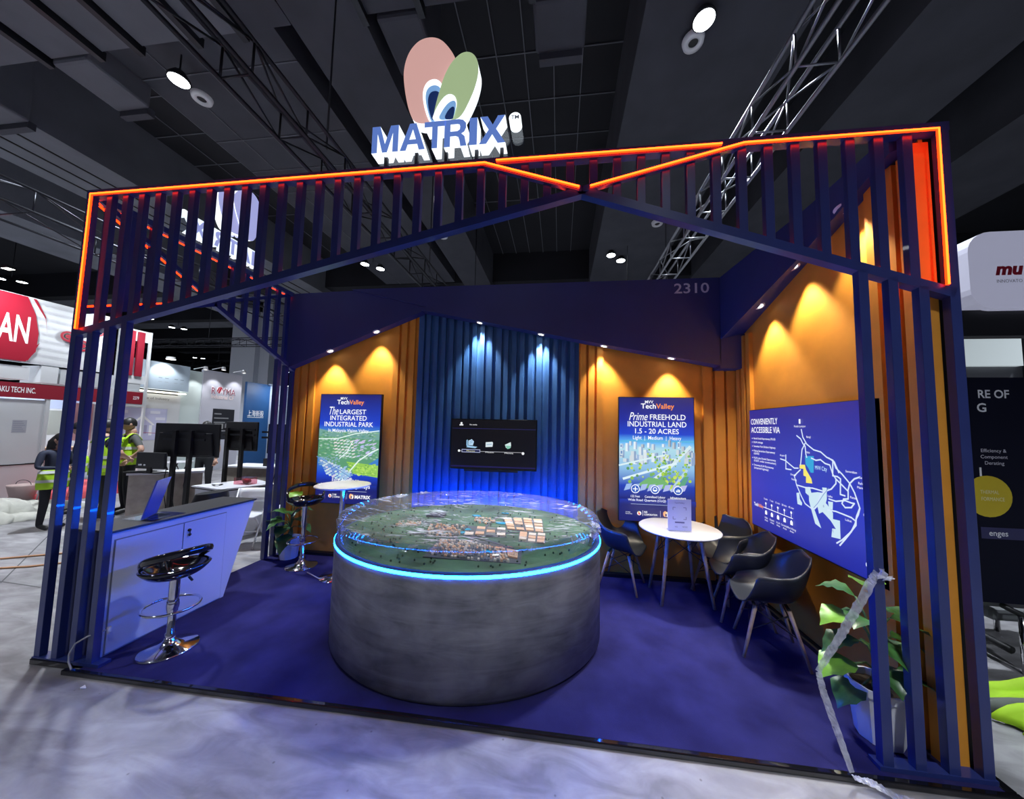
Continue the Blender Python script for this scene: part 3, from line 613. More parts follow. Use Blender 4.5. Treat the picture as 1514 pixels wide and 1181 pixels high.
# ---------------------------------------------------------------- posters, screens
def lightbox(label, x0, x1, z0, z1, y0=2.15, d=.045):
    t = thing('poster_lightbox', label, 'poster', ((x0+x1)/2, y0+d/2, z0))
    b = MB(); b.box(x0, x1, y0-d, y0, z0, z1); bevel(b.build('frame', black, t), .003)
    return t, Print((x0+.008, y0-d-.001, z0+.008), (1, 0, 0), (0, 0, 1)), x1-x0-.016, z1-z0-.016
NV, BL, CY = (.010, .012, .13), (.010, .05, .55), (.08, .40, .72)
def brand(p, w, top):
    p.text('MVV', w*.40, top-.052, .036, WH, align='C', bold=.01); p.text('Tech', w*.29, top-.115, .062, WH, fit=w*.2, bold=.015); p.text('Valley', w*.493, top-.115, .062, (1, .30, .03), fit=w*.24, bold=.012)
def sponsor(p, w):
    p.text('Strategic', w*.08, .105, .012, WH); p.text('Partnership', w*.08, .085, .012, WH)
    p.disc(w*.26, .10, .024, WH); p.disc(w*.26, .095, .014, (.8, .12, .12)); p.disc(w*.253, .112, .01, (.9, .5, .1)); p.rect(w*.305, .07, w*.309, .135, WH)
    p.text('NS', w*.325, .107, .022, WH, bold=.02); p.text('CORPORATION', w*.325, .078, .020, WH, fit=w*.17, bold=.015)
    p.rect(w*.535, .065, w*.539, .14, (.5, .55, .7))
    p.disc(w*.60, .105, .024, (.95, .45, .2), ry=.033); p.disc(w*.625, .10, .02, (.95, .75, .5), ry=.03); p.disc(w*.61, .094, .009, NV, ry=.017); p.disc(w*.63, .09, .007, (.9, .9, 1), ry=.014)
    p.text('MATRIX', w*.665, .078, .044, WH, fit=w*.25, bold=.03)
# aerial view poster
t, p, w, h = lightbox('backlit poster of an aerial industrial park, behind the high table', .515, 1.42, .70, 2.19)
p.grad(0, 0, w, h, [(0, NV), (.16, NV), (.26, BL), (.40, (.05, .22, .55)), (.58, (.09, .34, .42)), (.64, (.06, .25, .6)), (.72, BL), (1, NV)])
rr = random.Random(3)
def speckle(n, f, cols, r0, r1):
    for _ in range(n):
        u, v = f(); q = r0+(r1-r0)*rr.random(); p.poly([(u-q, v), (u, v-q*.45), (u+q, v), (u, v+q*.45)], rr.choice(cols)); p.k -= 1
    p.k += 1
def q4(u, v, du, dv, col, sk=.5): p.poly([(u, v), (u+du, v+du*.25), (u+du+dv*sk, v+du*.25+dv), (u+dv*sk, v+dv)], col)
p.poly([(0, .93), (w, .88), (w, .62), (.6*w, .40), (0, .62)], (.10, .30, .16)); p.poly([(0, 1.0), (.2, .96), (.45, .97), (w, .97), (w, .86), (0, .90)], (.16, .34, .30))
p.poly([(.48*w, .56), (w, .52), (w, .36), (.62*w, .40)], (.28, .55, .08)); p.poly([(.62*w, .5), (.9*w, .48), (.8*w, .41)], (.40, .66, .10))
speckle(420, lambda: (rr.random()*.86+.012, .60+rr.random()*.36), [(.08, .24, .14), (.14, .36, .18), (.22, .44, .24), (.30, .48, .36), (.10, .30, .26), (.40, .55, .50)], .006, .028)
speckle(200, lambda: (.46+rr.random()*.40, .38+rr.random()*.16), [(.20, .45, .06), (.34, .60, .08), (.50, .72, .16), (.14, .36, .08)], .006, .022)
speckle(120, lambda: (.02+rr.random()*.3, .50+rr.random()*.12), [(.14, .30, .20), (.3, .42, .5), (.2, .36, .55)], .006, .02)
for k in range(7):
    for j in range(11):
        u = .03+j*.045+k*.02; v = .56-j*.018-k*.034+.02
        if .02 < u < .52 and v > .27: q4(u, v, .036, .024, (.45+.2*rr.random(), .58+.15*rr.random(), .72) if rr.random() < .75 else (.18, .32, .62), -.6)
for k in range(6):
    for j in range(6):
        u = .22+j*.05+k*.01; v = .84-k*.042-j*.004
        q4(u, v, .03+.02*rr.random(), .018, (.55+.3*rr.random(), .72, .75), .4)
for k in range(26): q4(.52+rr.random()*.28, .62+rr.random()*.24, .05, .022, (.35+.3*rr.random(), .5, .72+.1*rr.random()), .8)
for k in range(26): q4(.3+rr.random()*.16, .29+rr.random()*.2, .045, .02, (.30, .45+.1*rr.random(), .72), .2)
p.line([(.02, .86), (.3, .87), (.55, .94), (w, .985)], .012, (.75, .9, .85)); p.line([(.50, .44), (.62, .58), (.80, .70), (w, .74)], .018, (.7, .85, .8)); p.line([(.34, .6), (.45, .70), (.52, .84)], .012, (.7, .85, .85))
p.line([(.0, .62), (.2, .52), (.5, .36)], .010, (.12, .25, .5))
p.grad(0, .19, w, .40, [(0, NV), (.3, (.01, .03, .3)), (.31, (.01, .03, .3))])
brand(p, w, h-.02)
p.text('The', w*.17, h-.28, .115, WH, fit=w*.15, shear=.35); p.text('LARGEST', w*.345, h-.27, .066, WH, fit=w*.43, bold=.005); p.text('INTEGRATED', w*.49, h-.355, .066, WH, fit=w*.60, align='C', bold=.005)
p.text('INDUSTRIAL PARK', w*.5, h-.44, .066, WH, fit=w*.80, align='C', bold=.005); p.text('In Malaysia Vision Valley', w*.5, h-.515, .045, WH, fit=w*.66, align='C', bold=.006)
p.text('Easy Access to', w*.5, .295, .045, WH, fit=w*.44, align='C'); p.text('KLIA & Major Highways', w*.5, .215, .055, WH, fit=w*.80, align='C', bold=.012)
p.rect(w*.55, .168, w*.85, .171, (.7, .8, 1)); sponsor(p, w); p.build('print', PRINT_LIT, t)
# city poster
t, p, w, h = lightbox('backlit poster of a green city with three round icons, behind the round table', 4.545, 5.436, .677, 2.186)
p.grad(0, 0, w, h, [(0, NV), (.16, NV), (.28, (.01, .04, .4)), (.42, (.25, .48, .72)), (.58, (.40, .66, .75)), (.635, (.10, .42, .85)), (.70, BL), (.82, (.01, .02, .3)), (1, NV)])
p.poly([(0, .96), (.3, .985), (.6, .965), (w, .98), (w, .95), (0, .945)], (.10, .42, .70))
rr = random.Random(5)
for k in range(46):
    u = rr.random()*(w-.06); d = rr.random(); v = .93-d*.24; ww = .02+.035*(.4+d); hh = .03+.06*rr.random()*(.5+d)
    c = .5+.4*rr.random(); p.rect(u, v-hh*.3, u+ww, v+hh, (c*.85, c*.95, c)); p.rect(u+ww*.6, v-hh*.3, u+ww, v+hh, (c*.35, c*.5, c*.75))
    if k % 4 == 0: p.rect(u+ww*.1, v, u+ww*.5, v+hh*.8, (.15, .28, .5))
p.line([(.30, .42), (.60, .66), (.82, .90)], .035, (.62, .76, .78)); p.line([(0, .66), (.3, .74), (.55, .80)], .02, (.65, .8, .82)); p.line([(.05, .50), (.35, .60), (.66, .70)], .028, (.68, .82, .86)); p.line([(.6, .38), (.78, .62)], .03, (.45, .62, .70))
for k in range(150):
    u = .1+rr.random()*.72; v = .40+rr.random()*.48; r = .008+.02*(.95-v)*rr.random()*2
    if abs(u-(.45+.35*(v-.45)*2)) > .26 and rr.random() < .55: continue
    p.disc(u, v, r, rr.choice([(.22, .45, .06), (.38, .60, .05), (.52, .68, .10), (.10, .30, .10), (.16, .40, .12)]), 7)
p.poly([(.20, .43), (.34, .53), (.52, .50), (.60, .42), (.42, .38)], (.16, .42, .14)); p.poly([(.64, .37), (.72, .37), (.80, .55), (.75, .55)], (.10, .34, .20))
for k in range(8): p.poly([(.05+.09*k, .36), (.12+.09*k, .38), (.15+.09*k, .45), (.08+.09*k, .44)], (.30+.02*k, .45, .75))
p.grad(0, .2, w, .44, [(0, NV), (.25, (.01, .03, .32)), (.26, (.01, .03, .32))])
brand(p, w, h-.02)
p.text('Prime', w*.13, h-.28, .10, WH, fit=w*.25, shear=.35); p.text('FREEHOLD', w*.41, h-.27, .066, WH, fit=w*.47, bold=.005); p.text('INDUSTRIAL LAND', w*.5, h-.357, .066, WH, fit=w*.78, align='C', bold=.005)
p.text('1.5 - 20 ACRES', w*.5, h-.44, .062, WH, fit=w*.58, align='C', bold=.008); p.text('Light  |  Medium  |  Heavy', w*.5, h-.512, .045, WH, fit=w*.64, align='C', bold=.004)
for u, a, c in ((.21, '122 Feet', 'Wide Road'), (.47, 'Centralized Labour', 'Quarters (CLQ)'), (.77, 'Infrastructure', 'Ready')):
    p.disc(w*u, .385, .05, (.02, .10, .5)); p.ring(w*u, .385, .047, .008, WH); p.text(a, w*u, .285, .027, WH, align='C', bold=.006, fit=w*(.27 if 'Cen' in a else .2 if 'Inf' in a else .12)); p.text(c, w*u, .243, .027, WH, align='C', bold=.006)
p.line([(w*.21-.025, .385), (w*.21+.025, .385)], .010, WH); p.line([(w*.21, .36), (w*.21, .41)], .010, WH)
p.rect(w*.47-.024, .37, w*.47+.024, .382, WH); p.ring(w*.47, .388, .022, .008, WH, 12)
for k in (-1, 0, 1): p.rect(w*.77+k*.016-.006, .365, w*.77+k*.016+.006, .39+.01*(k == 0)+.004*k, WH)
p.rect(w*.15, .205, w*.85, .208, (.6, .75, 1)); sponsor(p, w); p.build('print', PRINT_LIT, t)

# television
t = thing('television', 'black wall television showing a dark menu on the blue flutes', 'television', (2.96, 2.12, 1.21))
b = MB(); b.box(2.412, 3.54, 2.085, 2.125, 1.23, 1.878); bevel(b.build('casing', black_gl, t), .006)
b = MB(); b.box(2.6, 3.3, 2.09, 2.12, 1.205, 1.235); b.build('speaker_bar', black_pl, t)
b = MB(); b.box(2.75, 3.2, 2.125, 2.15, 1.4, 1.7); b.build('wall_bracket', steel, t)
p = Print((2.425, 2.083, 1.25), (1, 0, 0), (0, 0, 1)); w, h = 1.10, .615
p.rect(0, 0, w, h, (.003, .003, .005)); p.rect(0, .50, w, .506, (.02, .02, .12)); p.rect(0, .01, w, .025, (.015, .012, .10))
p.rect(.10, .54, .15, .555, WH); p.disc(.125, .57, .014, WH); p.text('No media', .235, .545, .018, WH)
p.poly([(.20, .26), (.32, .25), (.345, .268), (.22, .285)], (.35, .6, .85)); p.poly([(.20, .28), (.22, .275), (.215, .36), (.20, .35)], (.3, .55, .8)); p.poly([(.225, .29), (.285, .285), (.30, .335), (.27, .365), (.225, .345)], (.5, .72, .92)); p.line([(.24, .31), (.28, .33)], .005, (.1, .25, .5)); p.line([(.24, .33), (.28, .35)], .005, (.1, .25, .5))
p.poly([(.455, .268), (.545, .275), (.55, .325), (.54, .338), (.455, .33)], (.75, .85, .9)); p.line([(.47, .30), (.53, .305)], .008, (.2, .4, .6))
p.poly([(.705, .305), (.78, .34), (.785, .30), (.78, .27), (.72, .265)], (.7, .85, .85)); p.poly([(.71, .295), (.78, .29), (.775, .262), (.74, .25)], (.25, .6, .45))
p.rect(.12, .208, .93, .213, (.5, .5, .55)); p.rect(.14, .195, .385, .235, (.45, .5, .75)); p.rect(.147, .202, .378, .228, (.01, .01, .06)); p.text('Photo', .26, .206, .018, (.85, .85, .45), align='C', fit=.11); p.text('Music', .51, .195, .018, WH, align='C', fit=.11); p.text('Movie', .76, .19, .018, WH, align='C', fit=.11)
p.disc(.105, .213, .016, WH, 8); p.disc(.94, .20, .018, WH, 8); p.build('screen', PRINT_DIM, t)

# map lightbox on the orange side wall
t = thing('map_lightbox', 'large backlit blue road map panel hung on the orange side wall', 'poster', (5.93, 1.08, .80))
b = MB(); b.box(5.905, 5.965, .325, 1.825, .79, 2.02); bevel(b.build('frame', black, t), .003)
p = Print((5.903, 1.82, .80), (0, -1, 0), (0, 0, 1)); w, h = 1.452, 1.215
p.grad(0, 0, w, h, [(0, (.015, .02, .30)), (.35, (.02, .035, .46)), (.7, (.02, .028, .36)), (1, (.016, .018, .24))])
ROADS = [
 [(.78,1.01),(.795,.944),(.837,.886),(.911,.843),(.984,.831),(1.043,.793),(1.101,.775),(1.126,.719),(1.179,.68),(1.241,.622),(1.276,.563),(1.302,.493),(1.312,.464),(1.298,.418),(1.278,.381),(1.275,.338),(1.222,.268),(1.153,.197),(1.103,.158)],
 [(1.312,.464),(1.285,.404),(1.27,.347),(1.235,.283),(1.18,.211),(1.13,.15)],[(.721,.956),(.767,.93),(.792,.891),(.818,.866),(.823,.801),(.831,.775)],[(.819,.892),(.78,.837),(.768,.77),(.755,.702)],
 [(.883,.773),(.932,.759),(.98,.769),(1.025,.743),(1.07,.736),(1.095,.668),(1.122,.637),(1.12,.602),(1.075,.554),(1.014,.525),(.966,.492),(.929,.411),(.903,.368),(.861,.358),(.793,.381),(.751,.437),(.699,.521),(.674,.598),(.714,.631),(.753,.662)],
 [(.495,.732),(.559,.724),(.619,.695),(.677,.667),(.726,.672)],[(.572,.775),(.566,.647),(.637,.648)],[(.708,.522),(.8,.518),(.886,.527),(.998,.522)],
 [(1.122,.637),(1.175,.6),(1.225,.564),(1.222,.509),(1.183,.5),(1.167,.464),(1.193,.441),(1.245,.453),(1.271,.487),(1.246,.486),(1.195,.492),(1.113,.469),(1.048,.473)],
 [(1.029,.386),(1.109,.393),(1.176,.388),(1.241,.382),(1.271,.369)],[(1.226,.575),(1.241,.622),(1.281,.661),(1.318,.677)],[(1.101,.775),(1.095,.657),(1.137,.657),(1.164,.644),(1.157,.529),(1.197,.526)],[(1.065,.789),(1.115,.764),(1.152,.688)]]
AREAS = [((.02,.33,.62),[(.81,.784),(.909,.792),(.901,.655),(.868,.651),(.844,.686),(.814,.715)]),
 ((.85,.72,.12),[(.742,.704),(.806,.71),(.817,.67),(.874,.601),(.882,.564),(.811,.559),(.814,.611),(.784,.616),(.786,.673),(.741,.671)]),
 ((.55,.72,.80),[(.8,.522),(.853,.531),(.867,.486),(.934,.504),(.99,.509),(.984,.55),(1.03,.555),(1.026,.468),(.99,.364),(.941,.334),(.928,.386),(.894,.354),(.959,.224),(.896,.243),(.86,.345),(.838,.416),(.84,.455),(.801,.473)][::-1]),
 ((.55,.72,.80),[(.994,.449),(1.031,.422),(1.079,.375),(1.077,.328),(1.14,.333),(1.139,.198),(1.055,.188),(1.066,.255),(1.101,.26),(1.054,.31),(.959,.369)]),
 ((.55,.72,.80),[(.692,.452),(.728,.462),(.731,.407),(.757,.38),(.752,.356),(.7,.358)]),((.55,.72,.80),[(1.037,.453),(1.084,.457),(1.078,.397),(1.044,.395)])]
def tris(poly):
    from mathutils.geometry import tessellate_polygon
    return tessellate_polygon([[Vector((a, c, 0)) for a, c in poly]])
for col, poly in AREAS:
    for tr in tris(poly): p.poly([poly[i] for i in tr], col); p.k -= 1
    p.k += 1
for r in ROADS: p.line(r, .011, (.62, .72, .88))
p.line([(1.05, .555), (1.0, .50), (.93, .41), (.89, .37)], .006, (.2, .3, .55))
p.text('CONVENIENTLY', .03, 1.062, .062, WH, fit=.44, bold=.006); p.text('ACCESSIBLE VIA', .03, .975, .062, WH, fit=.47, bold=.006)
for v, a in ((.905, 'North South Expressway (PLUS)'), (.865, 'KLIA Linkage'), (.822, 'Seremban Port Dickson Highway'), (.775, 'Kajang Seremban Expressway'), (.745, '(LEKAS)'), (.70, 'KLIA Labu Enstek Expressway'), (.67, '(FLEET, under construction)'), (.625, 'Senawang KLIA Expressway'), (.595, '(proposed highway)')):
    if a[0] != '(': p.disc(.045, v+.008, .006, WH, 8)
    p.text(a, .07, v, .02, WH, fit=min(.36, .0135*len(a)), bold=.004)
p.text('Tech', .05, .205, .034, WH, fit=.075, bold=.02); p.text('Valley', .125, .205, .034, (1, .32, .05), fit=.085, bold=.02)
p.line([(.215, .22), (.64, .215)], .006, WH)
for k, (a, c) in enumerate((('5 min', 'Nilai'), ('7 min', 'Enstek'), ('15 min', 'KLIA'), ('20 min', 'Seremban'), ('45 min', 'Port Klang'))):
    u = .255+k*.093; p.text(a, u, .30, .018, WH, align='C'); p.disc(u, .265, .012, WH, 8); p.line([(u, .255), (u, .215)], .006, WH); p.poly([(u-.016, .155), (u+.016, .155), (u+.016, .185), (u, .20), (u-.016, .185)], WH); p.text(c, u, .115, .018, WH, align='C'); p.text('Area', u, .09, .018, WH, align='C')
p.text('MVV City', .93, .685, .034, (.6, .85, 1), fit=.12); p.rect(.765, 1.06, .785, 1.10, WH); p.text('Kuala Lumpur', .775, 1.03, .018, WH, align='C')
for u, v, a in ((1.22, .70, 'Seremban'), (1.33, .67, 'Senawang'), (1.32, .63, 'Rahang'), (1.31, .60, 'Mambau'), (1.25, .52, 'Rasah'), (1.05, .49, 'Labu'), (1.2, .35, 'Lukut'), (.50, .76, 'Airport'), (.65, .56, 'Sepang'), (.64, .60, 'Dengkil'), (1.35, .42, 'Port Dickson'), (.85, .94, 'Bangi'), (.84, .81, 'Nilai'), (1.36, .12, 'N'), (.84, .45, 'A'), (1.0, .40, 'B'), (1.08, .235, 'C')): p.text(a, u, v, .017, WH if len(a) > 1 else (.1, .15, .4))
p.ring(1.37, .10, .018, .006, WH); p.build('print', PRINT_LIT, t)

# ---------------------------------------------------------------- round scale model on its plinth
XC, YC, R = 3.0, 1.2864, 1.190
md = thing('scale_model_plinth', 'large drum shaped cement-look plinth holding a landscape model under film', 'display plinth', (XC, YC, 0))
YQ, YN = .825, 1.005            # the plinth is an oval: built round, then its parts are narrowed across the booth depth
def oy(p): return (XC+(p[0]-XC)*.94, YC+((p[1]-YN)*.93)/YQ)
b = MB(); b.lathe([(R-.03, 0), (R-.03, .03), (R, .032), (R, .790)], 96, (XC, YC, 0)); b.build('drum', stone(), md)
b = MB(); b.lathe([(R, .790), (R+.003, .793), (R+.003, .808), (R, .812)], 128, (XC, YC, 0)); b.build('led_strip', RINGM, md)
b = MB(); b.lathe([(R+.0, .812), (R-.004, .817), (1.158, .817)], 96, (XC, YC, 0)); b.build('rim', mat('blue_rim', (.03, .06, .2), .35), md)
grass = mat('model_lawn', (.055, .125, .06), .85, noise=(3.5, .6, 1.7, .1))
def land(u, v):
    a = 2*pi*u; r = 1.158*v; return (XC+r*cos(a), YC+r*sin(a), .822+.012*sin(3*r+2*a)*v*(1-v)*2)
b = MB(); b.grid(land, 64, 10); b.build('landscape', grass, md)
b = MB(); b.lathe([(1.163, .817), (1.163, .985), (1.171, .987), (1.171, .817)], 96, (XC, YC, 0)); b.build('acrylic_wall', ACRYL, md)
peach = mat('model_peach', (.85, .50, .28), .6); cream = mat('model_cream', (.85, .74, .60), .6); mgrey = mat('model_grey', (.20, .20, .19), .7); cyan = mat('model_water', (.02, .42, .62), .2); mroad = mat('model_road', (.10, .105, .11), .8)
rr = random.Random(11)
def quadpt(Q, u, v):
    Q = [oy(q_) for q_ in Q]; a = Vector(Q[0]).lerp(Vector(Q[1]), u); c = Vector(Q[3]).lerp(Vector(Q[2]), u); return a.lerp(c, v)
def blocks(Q, nu, nv, hgt, fill, nm, mts, gap=.2, base=True, z=.828):
    if base:
        b = MB(); b.prism([oy(q) for q in Q], 'z', z-.006, z+.002); b.build('ground_plate', mroad, md)
    for i in range(nu):
        for j in range(nv):
            if rr.random() > fill: continue
            g = gap/2; P = [quadpt(Q, (i+a)/nu, (j+c)/nv) for a, c in ((g, g), (1-g, g), (1-g, 1-g), (g, 1-g))]
            b = MB(); hh = hgt*(.6+.8*rr.random()); b.prism([tuple(q) for q in P], 'z', z, z+hh); b.build(nm, rr.choice(mts), md)
G1 = [(3.37, .99), (3.74, .95), (3.70, 1.42), (3.25, 1.42)]
blocks(G1, 4, 5, .012, .95, 'model_block', [peach, peach, cream]); blocks([(3.52, .68), (3.76, .66), (3.76, .92), (3.50, .94)], 3, 3, .014, .9, 'model_block', [peach, cream])
blocks([(3.0, .74), (3.40, .78), (3.36, 1.02), (2.95, 1.05)], 4, 3, .012, .7, 'model_block', [peach, cream, mgrey]); blocks([(3.40, .33), (3.57, .27), (3.56, .42), (3.33, .49)], 2, 3, .014, 1, 'model_block', [peach], .12)
def houses(Q, nu, nv, hgt, fill, mts, nm='model_houses', seed=1, z=.828):
    r2 = random.Random(seed); b = MB()
    for i in range(nu):
        for j in range(nv):
            if r2.random() > fill: continue
            g = .16; P = [quadpt(Q, (i+a)/nu, (j+c)/nv) for a, c in ((g, g), (1-g, g), (1-g, .62), (g, .62))]; k = r2.randrange(len(mts)); hh = hgt*(.7+.6*r2.random())
            b.prism([tuple(q) for q in P], 'z', z, z+hh, k)
            a, c, d, e = [Vector((q[0], q[1], z+hh)) for q in P]; r0 = (a+e)/2+Vector((0, 0, hh*.5)); r1 = (c+d)/2+Vector((0, 0, hh*.5))
            b.add([a, c, d, e, r0, r1], [(0, 1, 5, 4), (3, 4, 5, 2), (0, 4, 3), (1, 2, 5)], k)
    o = b.build(nm, mts, md); o['kind'] = 'stuff'; return o
houses([(2.86, .24), (3.24, .20), (3.18, .60), (2.84, .58)], 14, 9, .013, .95, [peach, cream, mgrey], seed=2)
b = MB(); b.prism([oy(q) for q in [(2.84, .20), (3.60, .20), (3.58, .46), (3.2, .64), (2.82, .62)]], 'z', .823, .8285); b.build('ground_plate', mroad, md)
houses([(3.24, .20), (3.52, .20), (3.42, .46), (3.18, .55)], 11, 8, .013, .9, [cream, peach, mgrey], seed=3); houses([(2.25, .90), (2.50, .94), (2.46, 1.07), (2.24, 1.04)], 9, 4, .014, .7, [peach, cream], seed=4)
houses([(2.66, .68), (2.96, .66), (2.98, 1.02), (2.58, 1.0)], 12, 8, .016, .8, [cream, peach, mgrey], seed=5); houses([(2.98, 1.15), (3.2, 1.12), (3.22, 1.34), (2.96, 1.36)], 7, 6, .013, .6, [cream, peach], seed=6)
for x, y, r_ in [(2.98, .93, .045), (3.32, .39, .05), (3.25, 1.62, .04), (3.1, 1.21, .045), (3.28, 1.2, .06), (2.95, 1.44, .05), (2.98, .82, .05)]:
    x, y = oy((x, y)); b = MB(); b.prism([(x+r_*(1+.3*sin(5*k))*cos(k*pi/5), y+.7*r_*sin(k*pi/5)) for k in range(10)], 'z', .824, .832); b.build('model_pond', cyan, md)
b = MB(); b.prism([oy(q) for q in [(2.42, 1.28), (2.62, 1.30), (2.6, 1.42), (2.44, 1.40)]], 'z', .826, .85); b.build('model_block', black, md)
b = MB()
for k in range(260):
    a = rr.random()*2*pi; q = 1.12*math.sqrt(rr.random()); x, y = XC+q*cos(a), YC+q*sin(a); b.ball((x, y, .832), .008, .008, .009, 5)
o = b.build('model_trees', mat('model_tree', (.02, .06, .022), .9), md); o['kind'] = 'stuff'
for p_, q_ in [((2.3, 1.2), (3.5, .5)), ((3.05, .25), (3.2, 1.5)), ((2.5, .7), (3.8, 1.0)), ((2.55, 1.2), (3.0, .6))]:
    b = MB(); b.bar((*oy(p_), .829), (*oy(q_), .829), .025, .004); b.build('model_road', mroad, md)
# cling film stretched over the model
def film(u, v):
    a = 2*pi*u; r = 1.174*v; rad = v
    z = .984-.035*(1-v**3)+.004*sin(17*a+9*v)*v*(1-v)*3+.0018*sin(43*a+3*v)*v*v*(1 if v < .98 else .2)
    z += -.02*math.exp(-((r*cos(a)+r*sin(a)*.35+.05)/.10)**2)*(1-v**4)
    return (XC+r*cos(a), YC+r*sin(a), z)
b = MB(); b.grid(film, 200, 26)
def skirt(u, v):
    a = 2*pi*u; r = 1.176+.006*sin(31*a+5*v)+.004*sin(67*a); return (XC+r*cos(a), YC+r*sin(a),   .983-.05*v*(1+.5*sin(9*a)+.3*sin(23*a)))
b.grid(skirt, 200, 3); fo = b.build('film_cover', FILM, md, fix=False)
b = MB()
def crumple(c, s, n, seed, m=0):
    r2 = random.Random(seed)
    vs = [Vector(c)+Vector(((r2.random()-.5)*s[0], (r2.random()-.5)*s[1], (r2.random()-.5)*s[2])) for _ in range(n)]
    b.add(vs, [(i, i+1, i+2) for i in range(n-2)], m)
for k, (a, z, s) in enumerate([(-.20, .96, .16), (-.10, .93, .14), (-.28, .91, .12), (-.16, .86, .10), (-.13, .82, .06), (2.55, .975, .2), (2.3, .975, .25), (2.75, .975, .16)]):
    if k == 5: b.build('bunched_film', FILMSTRIP, md, fix=False); b = MB()
    crumple((XC+1.155*cos(a), YC+1.155*sin(a), z), (s*.7, s, s*.55 if z < .94 else .025), 26, k)
b.build('bunched_film', FILMSTRIP, md, fix=False)
for c_ in md.children:
    for v in c_.data.vertices: v.co.y *= YQ
md.location.y = YN

# ---------------------------------------------------------------- reception counter and what stands on it
ct = thing('reception_counter', 'white slanted reception counter with dark top and lockable doors', 'counter', (.25, .6, 0))
b = MB()
A = [(.085, 0), (.99, 0), (1.265, .905), (.085, .905)]
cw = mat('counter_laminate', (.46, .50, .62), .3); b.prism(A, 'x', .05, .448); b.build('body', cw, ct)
b = MB(); b.prism([(.075, .905), (1.275, .905), (1.285, .922), (.075, .922)], 'x', .03, .458); b.build('worktop', darktop, ct)
b = MB(); b.prism([(.072, 0), (.084, 0), (.084, .905), (.072, .905)], 'x', .05, .45); b.build('end_panel', navy_flat, ct)
b = MB(); b.prism([(.099, .004), (.957, .004), (.957, .853), (.099, .853)], 'x', .4481, .4505); b.build('door_reveal', mat('reveal_grey', (.16, .17, .22), .6), ct)
for y0, y1, k in ((.105, .565, 0), (.572, .95, 1)):
    d_ = MB(); zl = .012
    d_.prism([(y0, zl), (y1, zl), (y1, .845), (y0, .845)], 'x', .4506, .4575); dr = bevel(d_.build('door', cw, ct), .002)
    if k:
        q = MB(); q.lathe([(0, .012), (.012, .012), (.013, 0)], 12); q.v = [(.457+v[2], .612+v[0], .775+v[1]) for v in q.v]; q.build('lock', black, dr)
        q = MB(); q.box(.468, .472, .609, .615, .72, .765); q.ball((.472, .612, .735), .008, .012, .012); q.build('key', black, dr)
st = thing('leaflet_stand', 'tilted blue acrylic leaflet stand on the reception counter', 'stand', (.25, .5, .923))
b = MB(); b.add([(.14, .33, .93), (.145, .55, .93), (.33, .55, .93), (.33, .33, .93), (.14, .33, .926), (.145, .55, .926), (.33, .55, .926), (.33, .33, .926)], [(0,1,2,3),(4,5,6,7),(0,1,5,4),(1,2,6,5),(2,3,7,6),(3,0,4,7)]); b.build('foot', ACRYL, st)
b = MB()
ps = [(.33, .33, .93), (.17, .55, .93), (.14, .66, 1.24), (.30, .44, 1.24)]
b.add([Vector(v)+Vector(o_) for o_ in ((0, 0, 0), (.008, .006, 0)) for v in ps], [(0,1,2,3),(4,5,6,7),(0,1,5,4),(1,2,6,5),(2,3,7,6),(3,0,4,7)]); b.build('blue_sheet', mat('blue_leaflet', (.07, .12, .52), .25), st)
b = MB(); b.box(.15, .40, .36, .62, .9225, .925); tag(b.build('leaflet_sheet', mat('navy_sheet', (.02, .025, .12), .15)), 'dark glossy sheet lying on the counter in front of the leaflet stand', 'sheet')
b = MB(); b.prism([(-.12, .95), (.10, 1.15), (.02, 1.35), (-.2, 1.15)], 'z', .0, .0001); b = MB()
def bag(u, v):
    a = 2*pi*u; z = G+.985*v; k = 1-.35*max(0, v-.7)/.3; return (-.18+.14*k*cos(a)+.02*sin(7*v), 1.33+.26*k*sin(a), z)
b.grid(bag, 24, 10); b.add([bag(i/24, 1) for i in range(24)], [tuple(range(24))]); tag(b.build('garment_bag', black_pl), 'black bag standing upright behind the far end of the counter', 'bag')
t = thing('power_cable', 'thin grey cable looping out at the foot of the slat posts', 'cable', (.42, -.02, 0))
b = MB(); b.tube([(.52, .07, .22), (.47, -.01, .21), (.41, -.03, .17), (.375, -.035, .10), (.385, -.04, .05), (.42, -.045, .012), (.43, -.05, .008)], .006, 8); b.build('cord', mat('grey_cord', (.35, .36, .38), .5), t)
b = MB(); b.lathe([(0, -.02), (.012, -.02), (.012, .02), (0, .02)], 10, (.52, .075, .215)); b.build('plug', white_pl, t)

